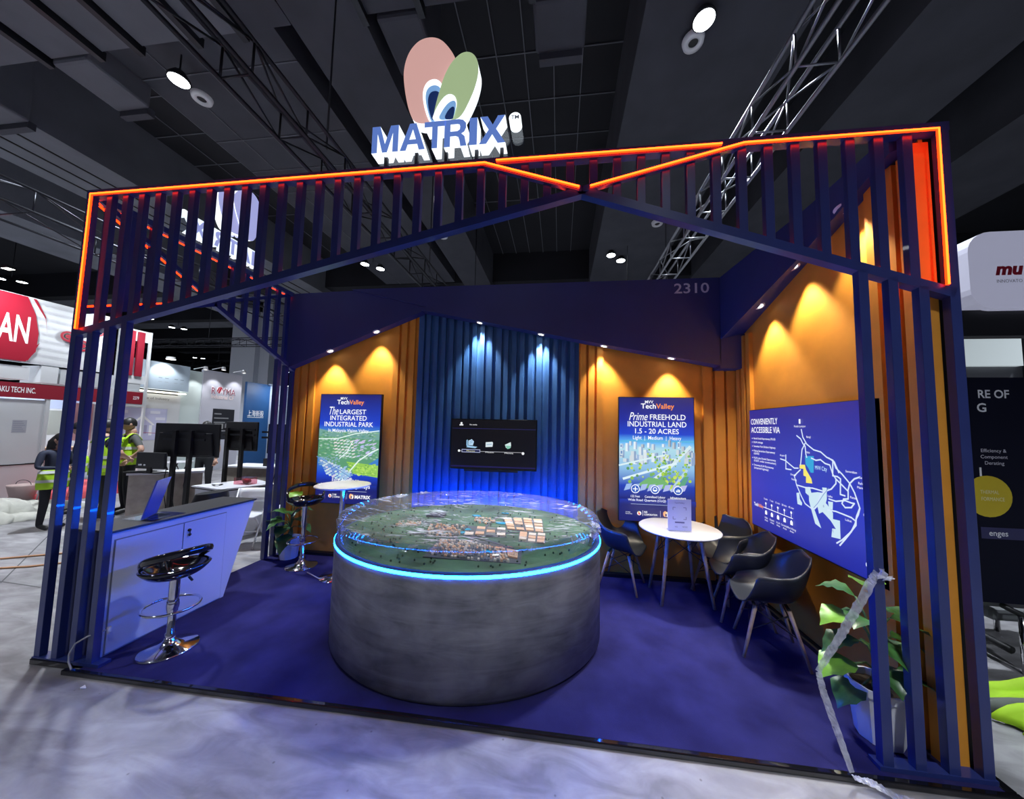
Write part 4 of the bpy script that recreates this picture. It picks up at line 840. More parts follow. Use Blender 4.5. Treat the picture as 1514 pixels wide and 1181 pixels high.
# ---------------------------------------------------------------- bar stools, high table
def stool_parts(hseat):
    t = thing('bar_stool', 'stool', 'stool')
    b = MB(); b.lathe([(0, 0), (.175, 0), (.178, .006), (.17, .012), (.09, .03), (.05, .055), (.034, .075), (.03, .09), (0, .09)], 36); b.build('base', chrome, t)
    b = MB(); b.lathe([(.03, .085), (.03, .12), (.024, .125), (.024, hseat-.28)], 20); b.lathe([(.033, hseat-.28), (.033, hseat-.02)], 20); b.build('column', chrome, t)
    b = MB(); b.lathe([(.036, .0), (.04, .03), (.036, .06)], 16, (0, 0, .30)); b.tube([(.02+.18*cos(a), .165*sin(a), .32) for a in [k*2*pi/28 for k in range(29)]][:-1], .010, 8, closed=True); b.build('footrest', chrome, t)
    b = MB()
    def sh(u, v):
        a = 2*pi*u; r = .185*v**.8; e = 1+.0*cos(a); return (r*cos(a)*.92, r*sin(a)*1.04, hseat+.08*v**3.2)
    b.grid(sh, 40, 12); se = b.build('seat', black_gl, t); so = se.modifiers.new('thick', 'SOLIDIFY'); so.thickness = .022; so.offset = -1
    b = MB(); pts = []; 
    for k in range(37):
        a = radians(-118+236*k/36)+pi; lift = max(0, cos((a-pi)*.76))**.8
        pts.append((cos(a)*(.177+.04*lift), sin(a)*(.193+.01*lift), hseat+.075+.14*lift))
    vs = []; n = 8
    for i, q in enumerate(pts):
        a = math.atan2(q[1], q[0]); w_ = .029
        for k in range(n):
            c = 2*pi*k/n; dr = .013*cos(c); dz = w_*sin(c); vs.append((q[0]+dr*cos(a), q[1]+dr*sin(a), q[2]+dz))
    b.add(vs, [(i*n+k, i*n+(k+1) % n, (i+1)*n+(k+1) % n, (i+1)*n+k) for i in range(36) for k in range(n)]+[tuple(range(n)), tuple(36*n+k for k in range(n))], 0, True); b.build('back_rail', black_gl, t)
    b = MB(); b.tube([(.02, -.02, hseat-.01), (.06, -.09, hseat-.05), (.075, -.115, hseat-.085)], .005, 8); b.tube([(.07, -.108, hseat-.075), (.085, -.135, hseat-.115)], .009, 8); b.build('lever', black_pl, t)
    return t
s1 = stool_parts(.56); s1.location = (.82, .25, 0); s1.rotation_euler = (0, 0, radians(160)); tag(s1, 'black swivel bar stool lowered in front of the white reception counter', 'stool')
s2 = stool_parts(.76); s2.location = (.65, 1.78, 0); s2.rotation_euler = (0, 0, radians(-52)); tag(s2, 'raised black bar stool beside the small high table and potted plant', 'stool')
t = thing('high_table', 'small round high table on a chrome column before the aerial poster', 'table', (1.26, 1.62, 0))
b = MB(); b.lathe([(0, 1.035), (.29, 1.035), (.305, 1.042), (.305, 1.052), (.29, 1.056), (0, 1.056)], 40, (1.26, 1.62, 0)); b.build('tabletop', white, t)
b = MB(); b.lathe([(.03, .03), (.03, 1.035)], 20, (1.26, 1.62, 0)); b.build('column', chrome, t)
b = MB(); b.lathe([(0, 0), (.2, 0), (.2, .008), (.06, .02), (.03, .04), (0, .04)], 32, (1.26, 1.62, 0)); b.build('base', chrome, t)
b = MB(); b.tube([(.86, 1.62, .006), (1.1, 1.5, .006), (1.5, 1.42, .006), (1.72, 1.30, .006)], .006, 6); tag(b.build('floor_cable', mat('pale_cord', (.5, .5, .55), .5)), 'pale cable lying on the carpet between stool base and plinth', 'cable')

# ---------------------------------------------------------------- meeting table and shell chairs
TX, TY = 5.115, 1.735
t = thing('round_table', 'round white meeting table on four wooden legs', 'table', (TX, TY, 0))
b = MB(); b.lathe([(0, .712), (.385, .712), (.405, .720), (.408, .728), (.40, .734), (0, .734)], 48, (TX, TY, 0)); b.build('tabletop', white, t)
ft = [(-.24, -.20), (-.26, .19), (.27, -.19), (.22, .2)]
for a, c in ft:
    b = MB(); b.tube([(TX+a*.62, TY+c*.62, .71), (TX+a, TY+c, 0)], [.021, .015], 12); b.build('leg', wood, t)
for i, j in ((0, 1), (1, 3), (3, 2), (2, 0)):
    for z0, z1 in ((.68, .42), (.42, .68)):
        f0 = 1-.38*z0/.71; f1 = 1-.38*z1/.71
        b = MB(); b.tube([(TX+ft[i][0]*f0, TY+ft[i][1]*f0, z0), (TX+ft[j][0]*f1, TY+ft[j][1]*f1, z1)], .004, 6); b.build('brace', steel, t)
t = thing('sign_holder', 'upright clear table sign with a printed card on the white table', 'sign', (5.08, 1.6, .735))
b = MB(); b.box(4.965, 5.19, 1.58, 1.66, .735, .74); b.build('foot', ACRYL, t)
b = MB(); b.prism([(4.962, .74), (5.196, .74), (5.196, 1.06), (4.962, 1.06)], 'y', 1.60, 1.606); b.build('card', white_pl, t)
p = Print((4.962, 1.5985, .74), (1, 0, 0), (0, 0, 1)); p.rect(0, 0, .234, .32, (.50, .53, .72)); p.text('TechValley', .117, .275, .018, (.12, .12, .25), align='C', fit=.10)
for sx in (.052, .182):
    for sz in (.115, .235):
        dx = .025 if sx < .1 else -.025; dz = .025 if sz < .2 else -.025; p.line([(sx+dx, sz), (sx, sz), (sx, sz+dz)], .005, (.1, .1, .2))
p.rect(.07, .075, .165, .09, (.12, .12, .25)); p.text('NS', .07, .03, .016, (.1, .1, .2)); p.text('MATRIX', .145, .03, .016, (.1, .1, .2), fit=.05); p.build('print', PRINT, t)

def shell_chair():
    t = thing('shell_armchair', 'chair', 'chair')
    Cc = [(.245, .432), (.17, .418), (.07, .405), (-.04, .402), (-.14, .425), (-.20, .50), (-.235, .61), (-.265, .72), (-.285, .80)]
    Rr = [(.225, .19, .428), (.185, .235, .455), (.135, .262, .565), (.10, .275, .655), (-.03, .28, .672), (-.12, .268, .69), (-.19, .235, .73), (-.245, .175, .78), (-.278, .09, .812)]
    def cat(P, tt):
        n = len(P)-1; x = tt*n; i = min(int(x), n-1); f = x-i; g = lambda k: Vector(P[max(0, min(n, k))])
        a, c, d, e = g(i-1), g(i), g(i+1), g(i+2); return .5*((2*c)+(d-a)*f+(2*a-5*c+4*d-e)*f*f+(3*c-a-3*d+e)*f**3)
    def fn(u, v):
        c = cat(Cc, v); r = cat(Rr, v); s = abs(2*u-1); sg = 1 if u > .5 else -1
        h = sin(s*pi/2); k = 1-cos(s*pi/2); k = k*.75+s*s*.25
        return (c[0]+(r[0]-c[0])*k, sg*r[1]*h, c[1]+(r[2]-c[1])*k)
    b = MB(); b.grid(fn, 24, 24); o = b.build('shell', chair_pl, t); m_ = o.modifiers.new('thick', 'SOLIDIFY'); m_.thickness = .011; m_.offset = 0
    F = [(.20, .205), (.20, -.205), (-.225, .20), (-.225, -.20)]; T_ = [(.10, .13), (.10, -.13), (-.12, .13), (-.12, -.13)]
    for (a, c), (d, e) in zip(F, T_):
        b = MB(); b.tube([(d, e, .385), (a, c, 0)], [.0165, .011], 10); b.build('leg', wood, t)
    def at(i, z): f = 1-z/.385; return (T_[i][0]+(F[i][0]-T_[i][0])*f, T_[i][1]+(F[i][1]-T_[i][1])*f, z)
    for i, j in ((0, 1), (1, 3), (3, 2), (2, 0)):
        for z0, z1 in ((.36, .20), (.20, .36)):
            b = MB(); b.tube([at(i, z0), at(j, z1)], .004, 6); b.build('brace', black, t)
    b = MB(); b.bar((.11, -.13, .392), (.11, .13, .392), .02, .012); b.bar((-.12, -.13, .392), (-.12, .13, .392), .02, .012); b.bar((.11, 0, .392), (-.12, 0, .392), .02, .012); b.build('seat_mount', steel, t)
    return t
ch = shell_chair(); g = 'charcoal shell armchairs around the white table'
ch.location = (4.56, 1.93, 0); ch.rotation_euler = (0, 0, radians(-24)); tag(ch, 'charcoal shell armchair between the round plinth and the white table', None, g)
dup(ch, (5.60, 1.90, 0), radians(214), 'charcoal shell armchair in the corner behind the white table', g)
dup(ch, (5.585, 1.47, 0), radians(166), 'charcoal shell armchair against the orange wall, middle of three', g)
dup(ch, (5.545, .98, 0), radians(163), 'charcoal shell armchair under the map panel, closest to the potted plant', g)

# ---------------------------------------------------------------- potted plants
leafm = mat('waxy_leaf', (.035, .115, .028), .35, noise=(14, .55, 1.5, .1)); leafy = mat('fresh_leaf', (.16, .36, .03), .4, noise=(10, .7, 1.3, .1)); stemm = mat('leaf_stem', (.10, .17, .05), .6)
def leaf(mb, base, tip, w, up, m=0, droop=.12):
    base, tip = Vector(base), Vector(tip); d = tip-base; s = d.cross(Vector(up)).normalized(); n = s.cross(d).normalized()
    prof = [0, .55, .86, 1, .96, .8, .52, .2, 0]; N = len(prof)-1
    vs = []
    for i, q in enumerate(prof):
        f = i/N; c = base+d*f+n*(d.length*droop*(4*f*(1-f))-.25*d.length*droop*f*f)
        for k in (-1, -.5, 0, .5, 1): vs.append(c+s*(k*w/2*q)+n*(abs(k)*w*.13*q+.006*sin(9*f*pi)*abs(k)))
    mb.add(vs, [(i*5+k, i*5+k+1, (i+1)*5+k+1, (i+1)*5+k) for i in range(N) for k in range(4)], m, True)
def plant(label, x, y, pr, ph, leaves, light, cane):
    t = thing('potted_plant', label, 'plant', (x, y, 0))
    b = MB(); rb = pr*.74
    b.lathe([(0, .004), (rb, .004), (rb*1.02, .02), (pr*.93, ph*.86), (pr*.99, ph*.87), (pr, ph), (pr*.92, ph), (pr*.88, ph*.88), (0, ph*.86)], 10, (x, y, 0), smooth=False); b.build('pot', white_pl, t)
    b = MB(); b.lathe([(0, ph*.885), (pr*.88, ph*.88)], 20, (x, y, 0)); b.build('soil', soil, t)
    b = MB(); b.tube([(x, y, ph*.86), (x+.01, y+.01, ph+cane*.5), (x, y+.015, ph+cane)], [.024, .02, .014], 10); b.build('cane', stemm, t)
    for i, (dx, dy, dz, L_, w_, ax) in enumerate(leaves):
        o_ = Vector((x, y, ph+min(dz*.55, cane))); e = Vector((x+dx*.55, y+dy*.55, ph+dz)); tip = e+Vector((dx, dy, 0)).normalized()*L_+Vector((0, 0, ax))
        s_ = MB(); s_.tube([o_, o_.lerp(e, .5)+Vector((0, 0, .03)), e], .006, 6); so_ = s_.build('stalk', stemm, t)
        l_ = MB(); leaf(l_, e, tip, w_, (0, 0, 1)); l_.build('leaf', leafy if i in light else leafm, t, fix=False)
    return t
plant('tall leafy plant in a white pot standing behind the slat posts', 5.715, .218, .143, .31,
      [(-.18, -.0, .36, .20, .20, -.06), (-.21, -.02, .10, .22, .20, -.09), (-.13, .02, .22, .20, .18, -.1), (-.08, -.05, .36, .2, .17, .0), (.02, .04, .52, .17, .17, -.02), (.12, -.04, .38, .2, .17, -.1), (.16, .0, .26, .18, .17, -.12), (.13, -.05, .08, .2, .17, -.08), (-.16, -.03, -.02, .17, .18, -.12), (.0, -.09, .28, .17, .17, -.1), (-.05, .1, .30, .2, .18, -.04), (.06, .06, .15, .18, .16, -.08), (.03, -.08, .45, .15, .15, -.04), (-.10, .09, .46, .19, .17, .0), (-.02, -.1, .14, .15, .15, -.1)], {0, 1, 4}, .22)
plant('leafy plant in a white pot between the slat posts and raised stool', .29, 1.98, .135, .27,
      [(-.20, -.04, .20, .24, .22, -.03), (-.10, -.03, .30, .22, .20, .02), (.08, .0, .40, .2, .19, .06), (.04, -.10, .06, .24, .19, -.19), (.14, -.04, .25, .22, .2, -.04), (.15, .02, .14, .2, .19, -.08), (-.02, .06, .46, .2, .17, .1), (-.05, -.09, .22, .22, .20, -.08), (.07, -.07, .34, .2, .19, -.02), (-.12, .04, .12, .2, .19, -.06), (.0, -.05, .14, .2, .2, -.10), (.10, .04, .32, .2, .18, .02)], {6}, .12)

# film strip tied to the post
t = thing('film_strip', 'twisted strip of cling film tied to a slat post and trailing on the floor', 'film', (5.4, -.04, 0))
def ribbon(mb, pts, ws, seed=0):
    r2 = random.Random(seed); vs = []
    P = [Vector(q) for q in pts]; n = 12*(len(P)-1)
    for i in range(n+1):
        x = i/n*(len(P)-1); k = min(int(x), len(P)-2); f = x-k; c = P[k].lerp(P[k+1], f); w_ = ws[k]*(1-f)+ws[k+1]*f; d = (P[k+1]-P[k]).normalized(); s_ = d.cross(Vector((0, 1, 0)) if abs(d.z) > .3 else Vector((0, 0, 1))).normalized(); q = d.cross(s_)
        for j in range(5): a = (j-2)/2; vs.append(c+s_*a*w_/2+q*(r2.random()-.5)*w_*.18)
    mb.add(vs, [(i*5+j, i*5+j+1, (i+1)*5+j+1, (i+1)*5+j) for i in range(n) for j in range(4)], 0, False)
b = MB(); ribbon(b, [(5.545, -.025, 1.03), (5.50, -.035, .97), (5.40, -.04, .79), (5.30, -.045, .63), (5.215, -.05, .50)], [.04, .05, .05, .045, .03], 1); ribbon(b, [(5.217, -.052, .5), (5.235, -.055, .40), (5.29, -.06, .22), (5.345, -.07, .03)], [.03, .035, .035, .025], 2)
ribbon(b, [(5.345, -.075, .012), (5.42, -.09, .01), (5.52, -.12, -.02), (5.66, -.16, -.022), (5.76, -.21, -.022)], [.03, .05, .06, .05, .03], 3); b.build('strip', FILMSTRIP, t, fix=False)
b = MB(); crumple((5.56, -.02, 1.02), (.07, .05, .07), 20, 4); crumple((5.60, -.015, 1.0), (.08, .02, .04), 12, 9); b.build('knot', FILMSTRIP, t, fix=False)

# ---------------------------------------------------------------- hall floor details
def floor_bar(p, q, w, mt, nm='joint'):
    b = MB(); b.bar((*p, G+.0006), (*q, G+.0006), w, .002); return b.build(nm, mt, fl)
jm = mat('joint_filler', (.09, .09, .095), .8)
floor_bar((-1.65, .9), (-7.5, 1.25), .012, jm); floor_bar((-2.2, .91), (-5.5, 3.3), .012, jm); floor_bar((-3, -1.2), (7.0, -.75), .01, jm)
cord_o = mat('orange_cord', (.50, .26, .13), .5)
for pts, lb in (([(-5.2, .7), (-4.2, 1.05), (-3.2, 1.38), (-2.85, 1.58), (-2.2, 1.95)], 'orange cable on the concrete, the one further from the slat posts'), ([(-4.6, .5), (-3.5, .88), (-2.76, 1.17), (-2.5, 1.27), (-1.7, 1.8)], 'orange cable on the concrete curving towards the slat posts')):
    b = MB(); b.tube([(x, y, G+.012) for x, y in pts], .012, 6); tag(b.build('floor_cable', cord_o), lb, 'cable')
for x, y, s, lb in ((.67, -.13, .02, 'white paper scrap on the concrete beside the carpet edge near the counter'), (2.62, -.55, .015, 'white chip lying on the concrete before the plinth'), (3.75, -.62, .02, 'small white scrap on the concrete before the middle of the booth'), (5.05, -.28, .018, 'white scrap on the concrete near the trailing film strip')):
    b = MB(); b.add([(x-s, y, G+.004), (x, y-s*.6, G+.012), (x+s*1.2, y+.003, G+.005), (x+.002, y+s*.5, G+.016), (x-s, y, G+.002), (x, y-s*.6, G+.002), (x+s*1.2, y, G+.002), (x, y+s*.5, G+.002)], [(0,1,2,3),(4,7,6,5),(0,4,5,1),(1,5,6,2),(2,6,7,3),(3,7,4,0)]); tag(b.build('paper_scrap', white), lb, 'litter')

# ---------------------------------------------------------------- neighbouring booths across the aisle
KX = 1.088
def fy(y): return -2.1+(y+2.1)*KX
def fz(z): return 1.77+(z-1.77)*KX
BX = -8.5
bt = thing('exhibition_booth', 'white booth with dark red fascia and patterned red and white header across the aisle', 'booth', (BX, 4, G))
def bx(nm, x0, x1, y0, y1, z0, z1, mt, par=None):
    b = MB(); b.box(x0, x1, y0, y1, z0, z1); return b.build(nm, mt, par or bt)
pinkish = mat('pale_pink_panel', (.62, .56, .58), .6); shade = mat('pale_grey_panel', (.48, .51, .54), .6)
bx('panel', BX-.04, BX, fy(1.2), fy(3.86), fz(.80), fz(2.16), whitewall); bx('panel', BX-.03, BX+.02, fy(1.2), fy(3.9), G, fz(.78), pinkish); bx('trim', BX-.02, BX+.03, fy(1.2), fy(3.9), fz(.775), fz(.795), black)
bx('post', BX-.03, BX+.03, fy(3.86), fy(3.92), G, fz(2.2), whitewall); bx('post', BX-.03, BX+.03, fy(5.58), fy(5.63), G, fz(4.2), whitewall); bx('post', BX-.03, BX+.03, fy(4.95), fy(4.99), G, fz(4.2), whitewall)
bx('fascia', BX-.03, BX+.04, fy(1.2), fy(4.75), fz(2.19), fz(2.50), red); bx('fascia', BX-.03, BX+.04, fy(5.2), fy(5.54), fz(2.2), fz(2.52), red)
bx('fascia', BX-.03, BX+.03, fy(4.75), fy(5.58), fz(2.14), fz(2.54), whitewall)
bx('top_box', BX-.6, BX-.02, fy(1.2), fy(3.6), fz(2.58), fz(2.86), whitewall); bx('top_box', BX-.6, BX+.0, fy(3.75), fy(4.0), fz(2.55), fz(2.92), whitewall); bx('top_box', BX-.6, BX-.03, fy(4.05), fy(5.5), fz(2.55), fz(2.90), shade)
hd = bx('header', BX-.10, BX, fy(1.2), fy(4.75), fz(2.94), fz(4.36), whitewall)
for y0, y1 in ((5.13, 5.27), (5.33, 5.47)): bx('stripe', BX-.02, BX+.035, fy(y0), fy(y1), fz(2.95), fz(4.15), red)
bx('stripe_backing', BX-.04, BX-.02, fy(5.0), fy(5.6), fz(3.9), fz(4.2), whitewall); bx('stripe_backing', BX-.04, BX-.02, fy(5.0), fy(5.6), fz(2.75), fz(2.97), whitewall)
p = Print((BX+.002, 0, 0), (0, 1, 0), (0, 0, 1)); RD = L(160, 28, 50); WV = (.55, .55, .60)
for i in range(17):
    for j in range(9):
        cy = fy(3.4+i*.09+(j % 2)*.045); cz = fz(2.95+j*.16)
        for r_ in (.09, .065, .04):
            pts = [(cy+r_*cos(a*pi/6), cz+r_*.9*sin(a*pi/6)) for a in range(7)]
            if cz+r_ < fz(4.34) and cy+r_ < fy(4.74): p.line(pts, .004, WV)
p.poly([(fy(1.3), fz(2.96)), (fy(3.50), fz(2.96)), (fy(3.62), fz(3.2)), (fy(3.63), fz(3.6)), (fy(3.56), fz(4.0)), (fy(3.43), fz(4.34)), (fy(1.3), fz(4.34))], RD)
p.poly([(fy(3.50), fz(4.33)), (fy(3.55), fz(4.33)), (fy(3.70), fz(4.0)), (fy(3.75), fz(3.62)), (fy(3.70), fz(3.95)), (fy(3.62), fz(4.1))], RD); p.poly([(fy(3.52), fz(3.2)), (fy(3.66), fz(3.40)), (fy(3.57), fz(3.1)), (fy(3.52), fz(2.97))], RD)
p.text('AN', fy(3.10), fz(3.36), .62, WH, fit=fy(3.5)-fy(3.10), bold=.02)
for cy, cz, r_ in ((4.06, 3.66, .11), (4.24, 3.78, .09), (4.3, 3.5, .12), (4.55, 3.9, .09), (4.18, 3.58, .1)):
    p.disc(fy(cy), fz(cz), r_*1.2, RD); p.ring(fy(cy), fz(cz), r_*.6, .03, WH)
p.build('header_print', PRINT, hd)
p = Print((BX+.042, 0, 0), (0, 1, 0), (0, 0, 1)); p.text('TAKU TECH INC.', fy(3.16), fz(2.30), .125, WH, fit=fy(3.69)-fy(3.16), bold=.02); p.build('fascia_name', PRINT, bt); p = Print((BX+.042, 0, 0), (0, 1, 0), (0, 0, 1)); p.text('2279', fy(5.33), fz(2.32), .09, WH, fit=.14, bold=.02); p.build('fascia_number', PRINT, bt)
bx('panel', BX-2.3, BX-2.25, fy(2.5), fy(7), G, fz(2.5), whitewall); bx('floor_mat', BX-2.2, BX+1.6, fy(3.5), fy(5.6), G, G+.006, mat('red_carpet', (.34, .03, .04), .9))
p = Print((BX-2.24, 0, 0), (0, 1, 0), (0, 0, 1)); p.rect(fy(4.2), 2.05, fy(5.6), 2.4, (.45, .52, .72)); p.rect(fy(4.45), 1.5, fy(4.6), 2.0, (.35, .6, .05)); p.rect(fy(4.7), 1.3, fy(5.3), 2.0, (.3, .32, .3)); p.build('wall_print', PRINT, bt)
bx('hanging_panel', BX-.3, BX-.27, fy(4.35), fy(4.78), 1.2, fz(2.15), mat('pink_stripe_panel', (.6, .36, .38), .6)); bx('hanging_panel', BX-.35, BX-.32, fy(4.8), fy(5.15), .6, fz(2.15), whitewall)
p = Print((BX+.002, 0, 0), (0, 1, 0), (0, 0, 1)); p.rect(fy(3.45), fz(1.45), fy(3.64), fz(1.72), (.42, .44, .5))
for k in range(6): p.rect(fy(3.46), fz(1.48+k*.04), fy(3.62-.02*(k % 3)), fz(1.495+k*.04), (.3, .32, .4))
p.build('notice', PRINT, bt)
dk = thing('booth_desk', 'brown topped counter with dark boxes inside the white booth', 'desk', (-9.6, 4.6, G))
bx('top', -9.95, -9.3, 4.55, 5.7, .93, 1.0, mat('brown_top', (.3, .2, .12), .5), dk); bx('side', -9.9, -9.35, 4.6, 5.6, G, .93, whitewall, dk)
bx('shelf', -9.36, -9.30, 4.62, 4.9, .35, .85, black, dk); bx('shelf', -9.36, -9.30, 5.0, 5.25, .35, .85, black, dk)

fb = thing('exhibition_booth', 'white booth with lit header panel and shelf light beyond the red striped posts', 'booth', (-9, 7, G))
XF = -9.0
bx('panel', XF-.05, XF, 5.9, 7.6, G, 2.62, whitewall, fb); bx('header', XF-.04, XF+.25, 6.0, 7.62, 2.76, 3.62, mat('header_blue', (.42, .52, .62), .5), fb); bx('shelf_light', XF-.02, XF+.2, 5.95, 7.6, 2.66, 2.70, emission('warm_strip', (1, .95, .8), 2.5), fb)
p = Print((XF+.002, 0, 0), (0, 1, 0), (0, 0, 1)); p.text('Future of Industry', 6.42, 2.44, .08, (.2, .22, .25), fit=.86)
p.rect(5.95, 1.15, 7.25, 2.15, (.52, .55, .78)); p.rect(5.98, 1.17, 7.22, 2.13, (.60, .62, .84)); p.poly([(6.3, 1.6), (6.62, 1.95), (6.95, 1.62), (6.88, 1.62), (6.62, 1.86), (6.37, 1.6)], WH); p.rect(6.42, 1.3, 6.5, 1.62, WH); p.rect(6.8, 1.3, 6.88, 1.62, WH); p.rect(6.55, 1.35, 6.75, 1.62, (.4, .4, .6)); p.line([(6.0, 1.3), (6.5, 1.4), (7.2, 1.35)], .015, (.5, .08, .2))
for u, v in ((6.0, 1.98), (6.05, 1.75), (6.8, 1.98), (6.95, 1.78)): p.rect(u, v, u+.26, v+.09, (.8, .82, .95))
p.build('wall_print', PRINT, fb)
p = Print((XF+.252, 0, 0), (0, 1, 0), (0, 0, 1))
for u in (6.75, 6.92, 7.18, 7.35): p.rect(u, 3.12, u+.1, 3.14, (.2, .25, .3)); p.rect(u, 3.0, u+.1, 3.01, (.3, .35, .4))
p.build('header_print', PRINT, fb)
rb = thing('exhibition_booth', 'white booth with red and white raised name and three spotlights', 'booth', (-9, 9, G))
bx('panel', XF-.12, XF-.04, 7.6, 8.27, G, 3.55, mat('mint_panel', (.60, .70, .70), .6), rb); bx('panel', XF-.10, XF, 8.26, 9.72, G, 3.66, mat('lilac_panel', (.52, .53, .62), .6), rb)
p = Print((XF+.012, 0, 0), (0, 1, 0), (0, 0, 1)); p.text('R   YMA', 8.55, 2.84, .26, (.85, .85, .92), fit=.90, bold=.02); p.disc(8.86, 2.97, .13, (.8, .8, .88)); p.poly([(8.80, 2.86), (8.86, 2.84), (8.95, 3.06), (8.88, 3.1)], (.45, .02, .04)); p.poly([(8.75, 2.92), (8.79, 2.88), (8.87, 3.09), (8.81, 3.07)], (.45, .02, .04))
p.text('Industrial CF', 8.57, 2.64, .15, (.9, .75, .75), fit=.85, bold=.02); p.text('R   YMA', 8.57, 2.81, .24, (.30, .03, .08), fit=.90)
p.build('raised_name', PRINT, rb)
p = Print((XF+.004, 0, 0), (0, 1, 0), (0, 0, 1)); p.rect(8.68, 1.1, 9.50, 2.26, (.02, .022, .03))
for k in range(5): p.rect(8.74, 2.05-k*.16, 9.0+.4*((k*37) % 10)/10, 2.09-k*.16, (.28, .29, .31))
p.rect(8.78, 1.5, 9.1, 1.7, (.3, .3, .3)); p.rect(9.16, 1.5, 9.4, 1.7, (.22, .22, .24)); p.build('dark_screen', PRINT, rb)
for y, z in ((8.0, 3.62), (8.62, 3.72), (9.42, 3.74)):
    s_ = MB(); s_.tube([(XF-.1, y, z), (XF+.35, y, z+.08)], .012, 6); s_.lathe([(.0, .07), (.05, .07), (.07, -.05), (.06, -.05)], 14, (XF+.38, y, z+.02)); s_.build('spotlight', white_pl, rb)
    s_ = MB(); s_.lathe([(0, -.04), (.06, -.04)], 14, (XF+.38, y, z+.02)); s_.build('spotlight_lens', WHITE_LED, rb); spot_light(XF+.4, y, z-.06, XF-.05, y, z-1.6, 30, 75, (1, 1, 1))
for y, z in ((6.5, 3.75),):
    s_ = MB(); s_.lathe([(.0, .05), (.1, .05), (.12, -.03)], 14, (XF+.5, y+.35, z)); s_.build('spotlight', white_pl, fb); s_ = MB(); s_.lathe([(0, -.03), (.11, -.03)], 14, (XF+.5, y+.35, z)); s_.build('spotlight_lens', WHITE_LED, fb); spot_light(XF+.5, y+.35, z-.08, XF, y+.4, 2.2, 34, 110, (1, 1, 1))
bb = thing('exhibition_booth', 'blue and white booth standing past the white name wall', 'booth', (-9, 11, G))
bx('panel', XF-.1, XF, 9.95, 11.05, G, 3.45, mat('booth_blue', (.02, .09, .26), .5), bb); bx('panel', XF-.1, XF, 11.05, 13.2, G, 3.5, mat('booth_pale_blue', (.42, .5, .66), .5), bb)
p = Print((XF+.004, 0, 0), (0, 1, 0), (0, 0, 1)); p.text('上海新股', 10.05, 2.05, .2, WH, fit=.75); p.rect(10.05, 1.98, 10.8, 2.0, WH); p.rect(11.25, 1.2, 12.6, 2.5, (.50, .62, .72)); p.rect(11.3, 2.55, 11.9, 2.6, (.3, .35, .5)); p.build('wall_print', PRINT, bb)
# invented arm lamps, added only to brighten the white and blue booths
def added_flood(x, y, z, tx, ty, tz, p_, label, ax=None):
    t = thing('added_floodlight', label, 'lamp', (x, y, z)); v = Vector((x-tx, y-ty, z-tz)).normalized()
    b = MB(); b.box(x-.09, x+.09, y-.06, y+.06, z, z+.06); b.build('housing', black_pl, t); b = MB(); b.box(x-.08, x+.08, y-.05, y+.05, z-.006, z-.001); b.build('lens', WHITE_LED, t)
    b = MB(); b.tube([(x, y, z+.03), ax or (tx-.03, y, z)], .012, 6); b.build('arm', steel, t); d = bpy.data.lights.new('added_fill_light', 'AREA'); d.size = .3; d.energy = p_; d.color = (.92, .96, 1); o = bpy.data.objects.new('added_fill_light', d); o.location = (x, y, z-.03); COL.objects.link(o); o.rotation_euler = (-v).to_track_quat('-Z', 'Y').to_euler()
added_flood(BX+.9, 3.2, 4.85, BX, 3.4, 2.2, 60, 'added fill floodlight over the booth with the red and white header'); added_flood(BX+.9, 5.6, 4.6, BX, 5.6, 2.0, 45, 'added fill floodlight over the red striped posts'); added_flood(BX-1.2, 5.0, 2.75, BX-1.6, 5.2, 0, 30, 'added fill lamp inside the white booth above the brown counter', (BX-2.25, 5.0, 2.7))
added_flood(XF+.9, 10.9, 3.4, XF, 11, 1.4, 26, 'added fill floodlight over the blue booth')
t = thing('hall_column', 'square pale grey hall column rising behind the white booths', 'column', (-13.4, 15, G))
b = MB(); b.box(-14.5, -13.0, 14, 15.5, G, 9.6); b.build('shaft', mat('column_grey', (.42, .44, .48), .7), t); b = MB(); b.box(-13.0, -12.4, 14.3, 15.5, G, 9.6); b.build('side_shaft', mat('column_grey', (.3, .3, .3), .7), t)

# ---------------------------------------------------------------- monitors, desks and loose furniture in the aisle
def tv_back(label, x0, x1, y, z0, z1, rz, poles, plates=True):
    cx = (x0+x1)/2; t = thing('monitor', label, 'monitor', (cx, y, G)); hw = (x1-x0)/2
    def R_(b): c, s = cos(rz), sin(rz); b.v = [(cx+(v[0]-cx)*c-(v[1]-y)*s, y+(v[0]-cx)*s+(v[1]-y)*c, v[2]) for v in b.v]; return b
    b = MB(); b.box(x0, x1, y, y+.03, z0, z1); R_(b); bevel(b.build('casing', black_pl, t), .01)
    b = MB(); b.prism([(x0+.06, z0+.03), (x1-.06, z0+.03), (x1-.12, z1-.16), (x0+.12, z1-.16)], 'y', y-.035, y); R_(b); bevel(b.build('rear_cover', black, t), .01)
    for k, px_ in enumerate(poles):
        b = MB(); b.box(px_-.03, px_+.03, y-.09, y-.04, G, z1-.12); R_(b); b.build('pole', black, t)
    if plates:
        for zz in (z0+.28, z0+.38):
            b = MB(); b.box(cx-.38, cx+.38, y-.05, y-.034, zz, zz+.035); R_(b); b.build('rail', steel, t)
    b = MB(); b.box(cx-.35, cx+.35, y-.3, y+.2, G, G+.04); R_(b); b.build('foot', black, t)
    return t
tv_back('wide black screen seen from behind on a twin pole stand, behind the counter', -3.08, -1.90, 2.82, 1.16, 1.73, .06, (-2.62, -2.34))
tv_back('smaller black screen seen from behind, beside the wide one', -2.48, -1.72, 3.42, 1.24, 1.78, -.10, (-2.33, -1.98))
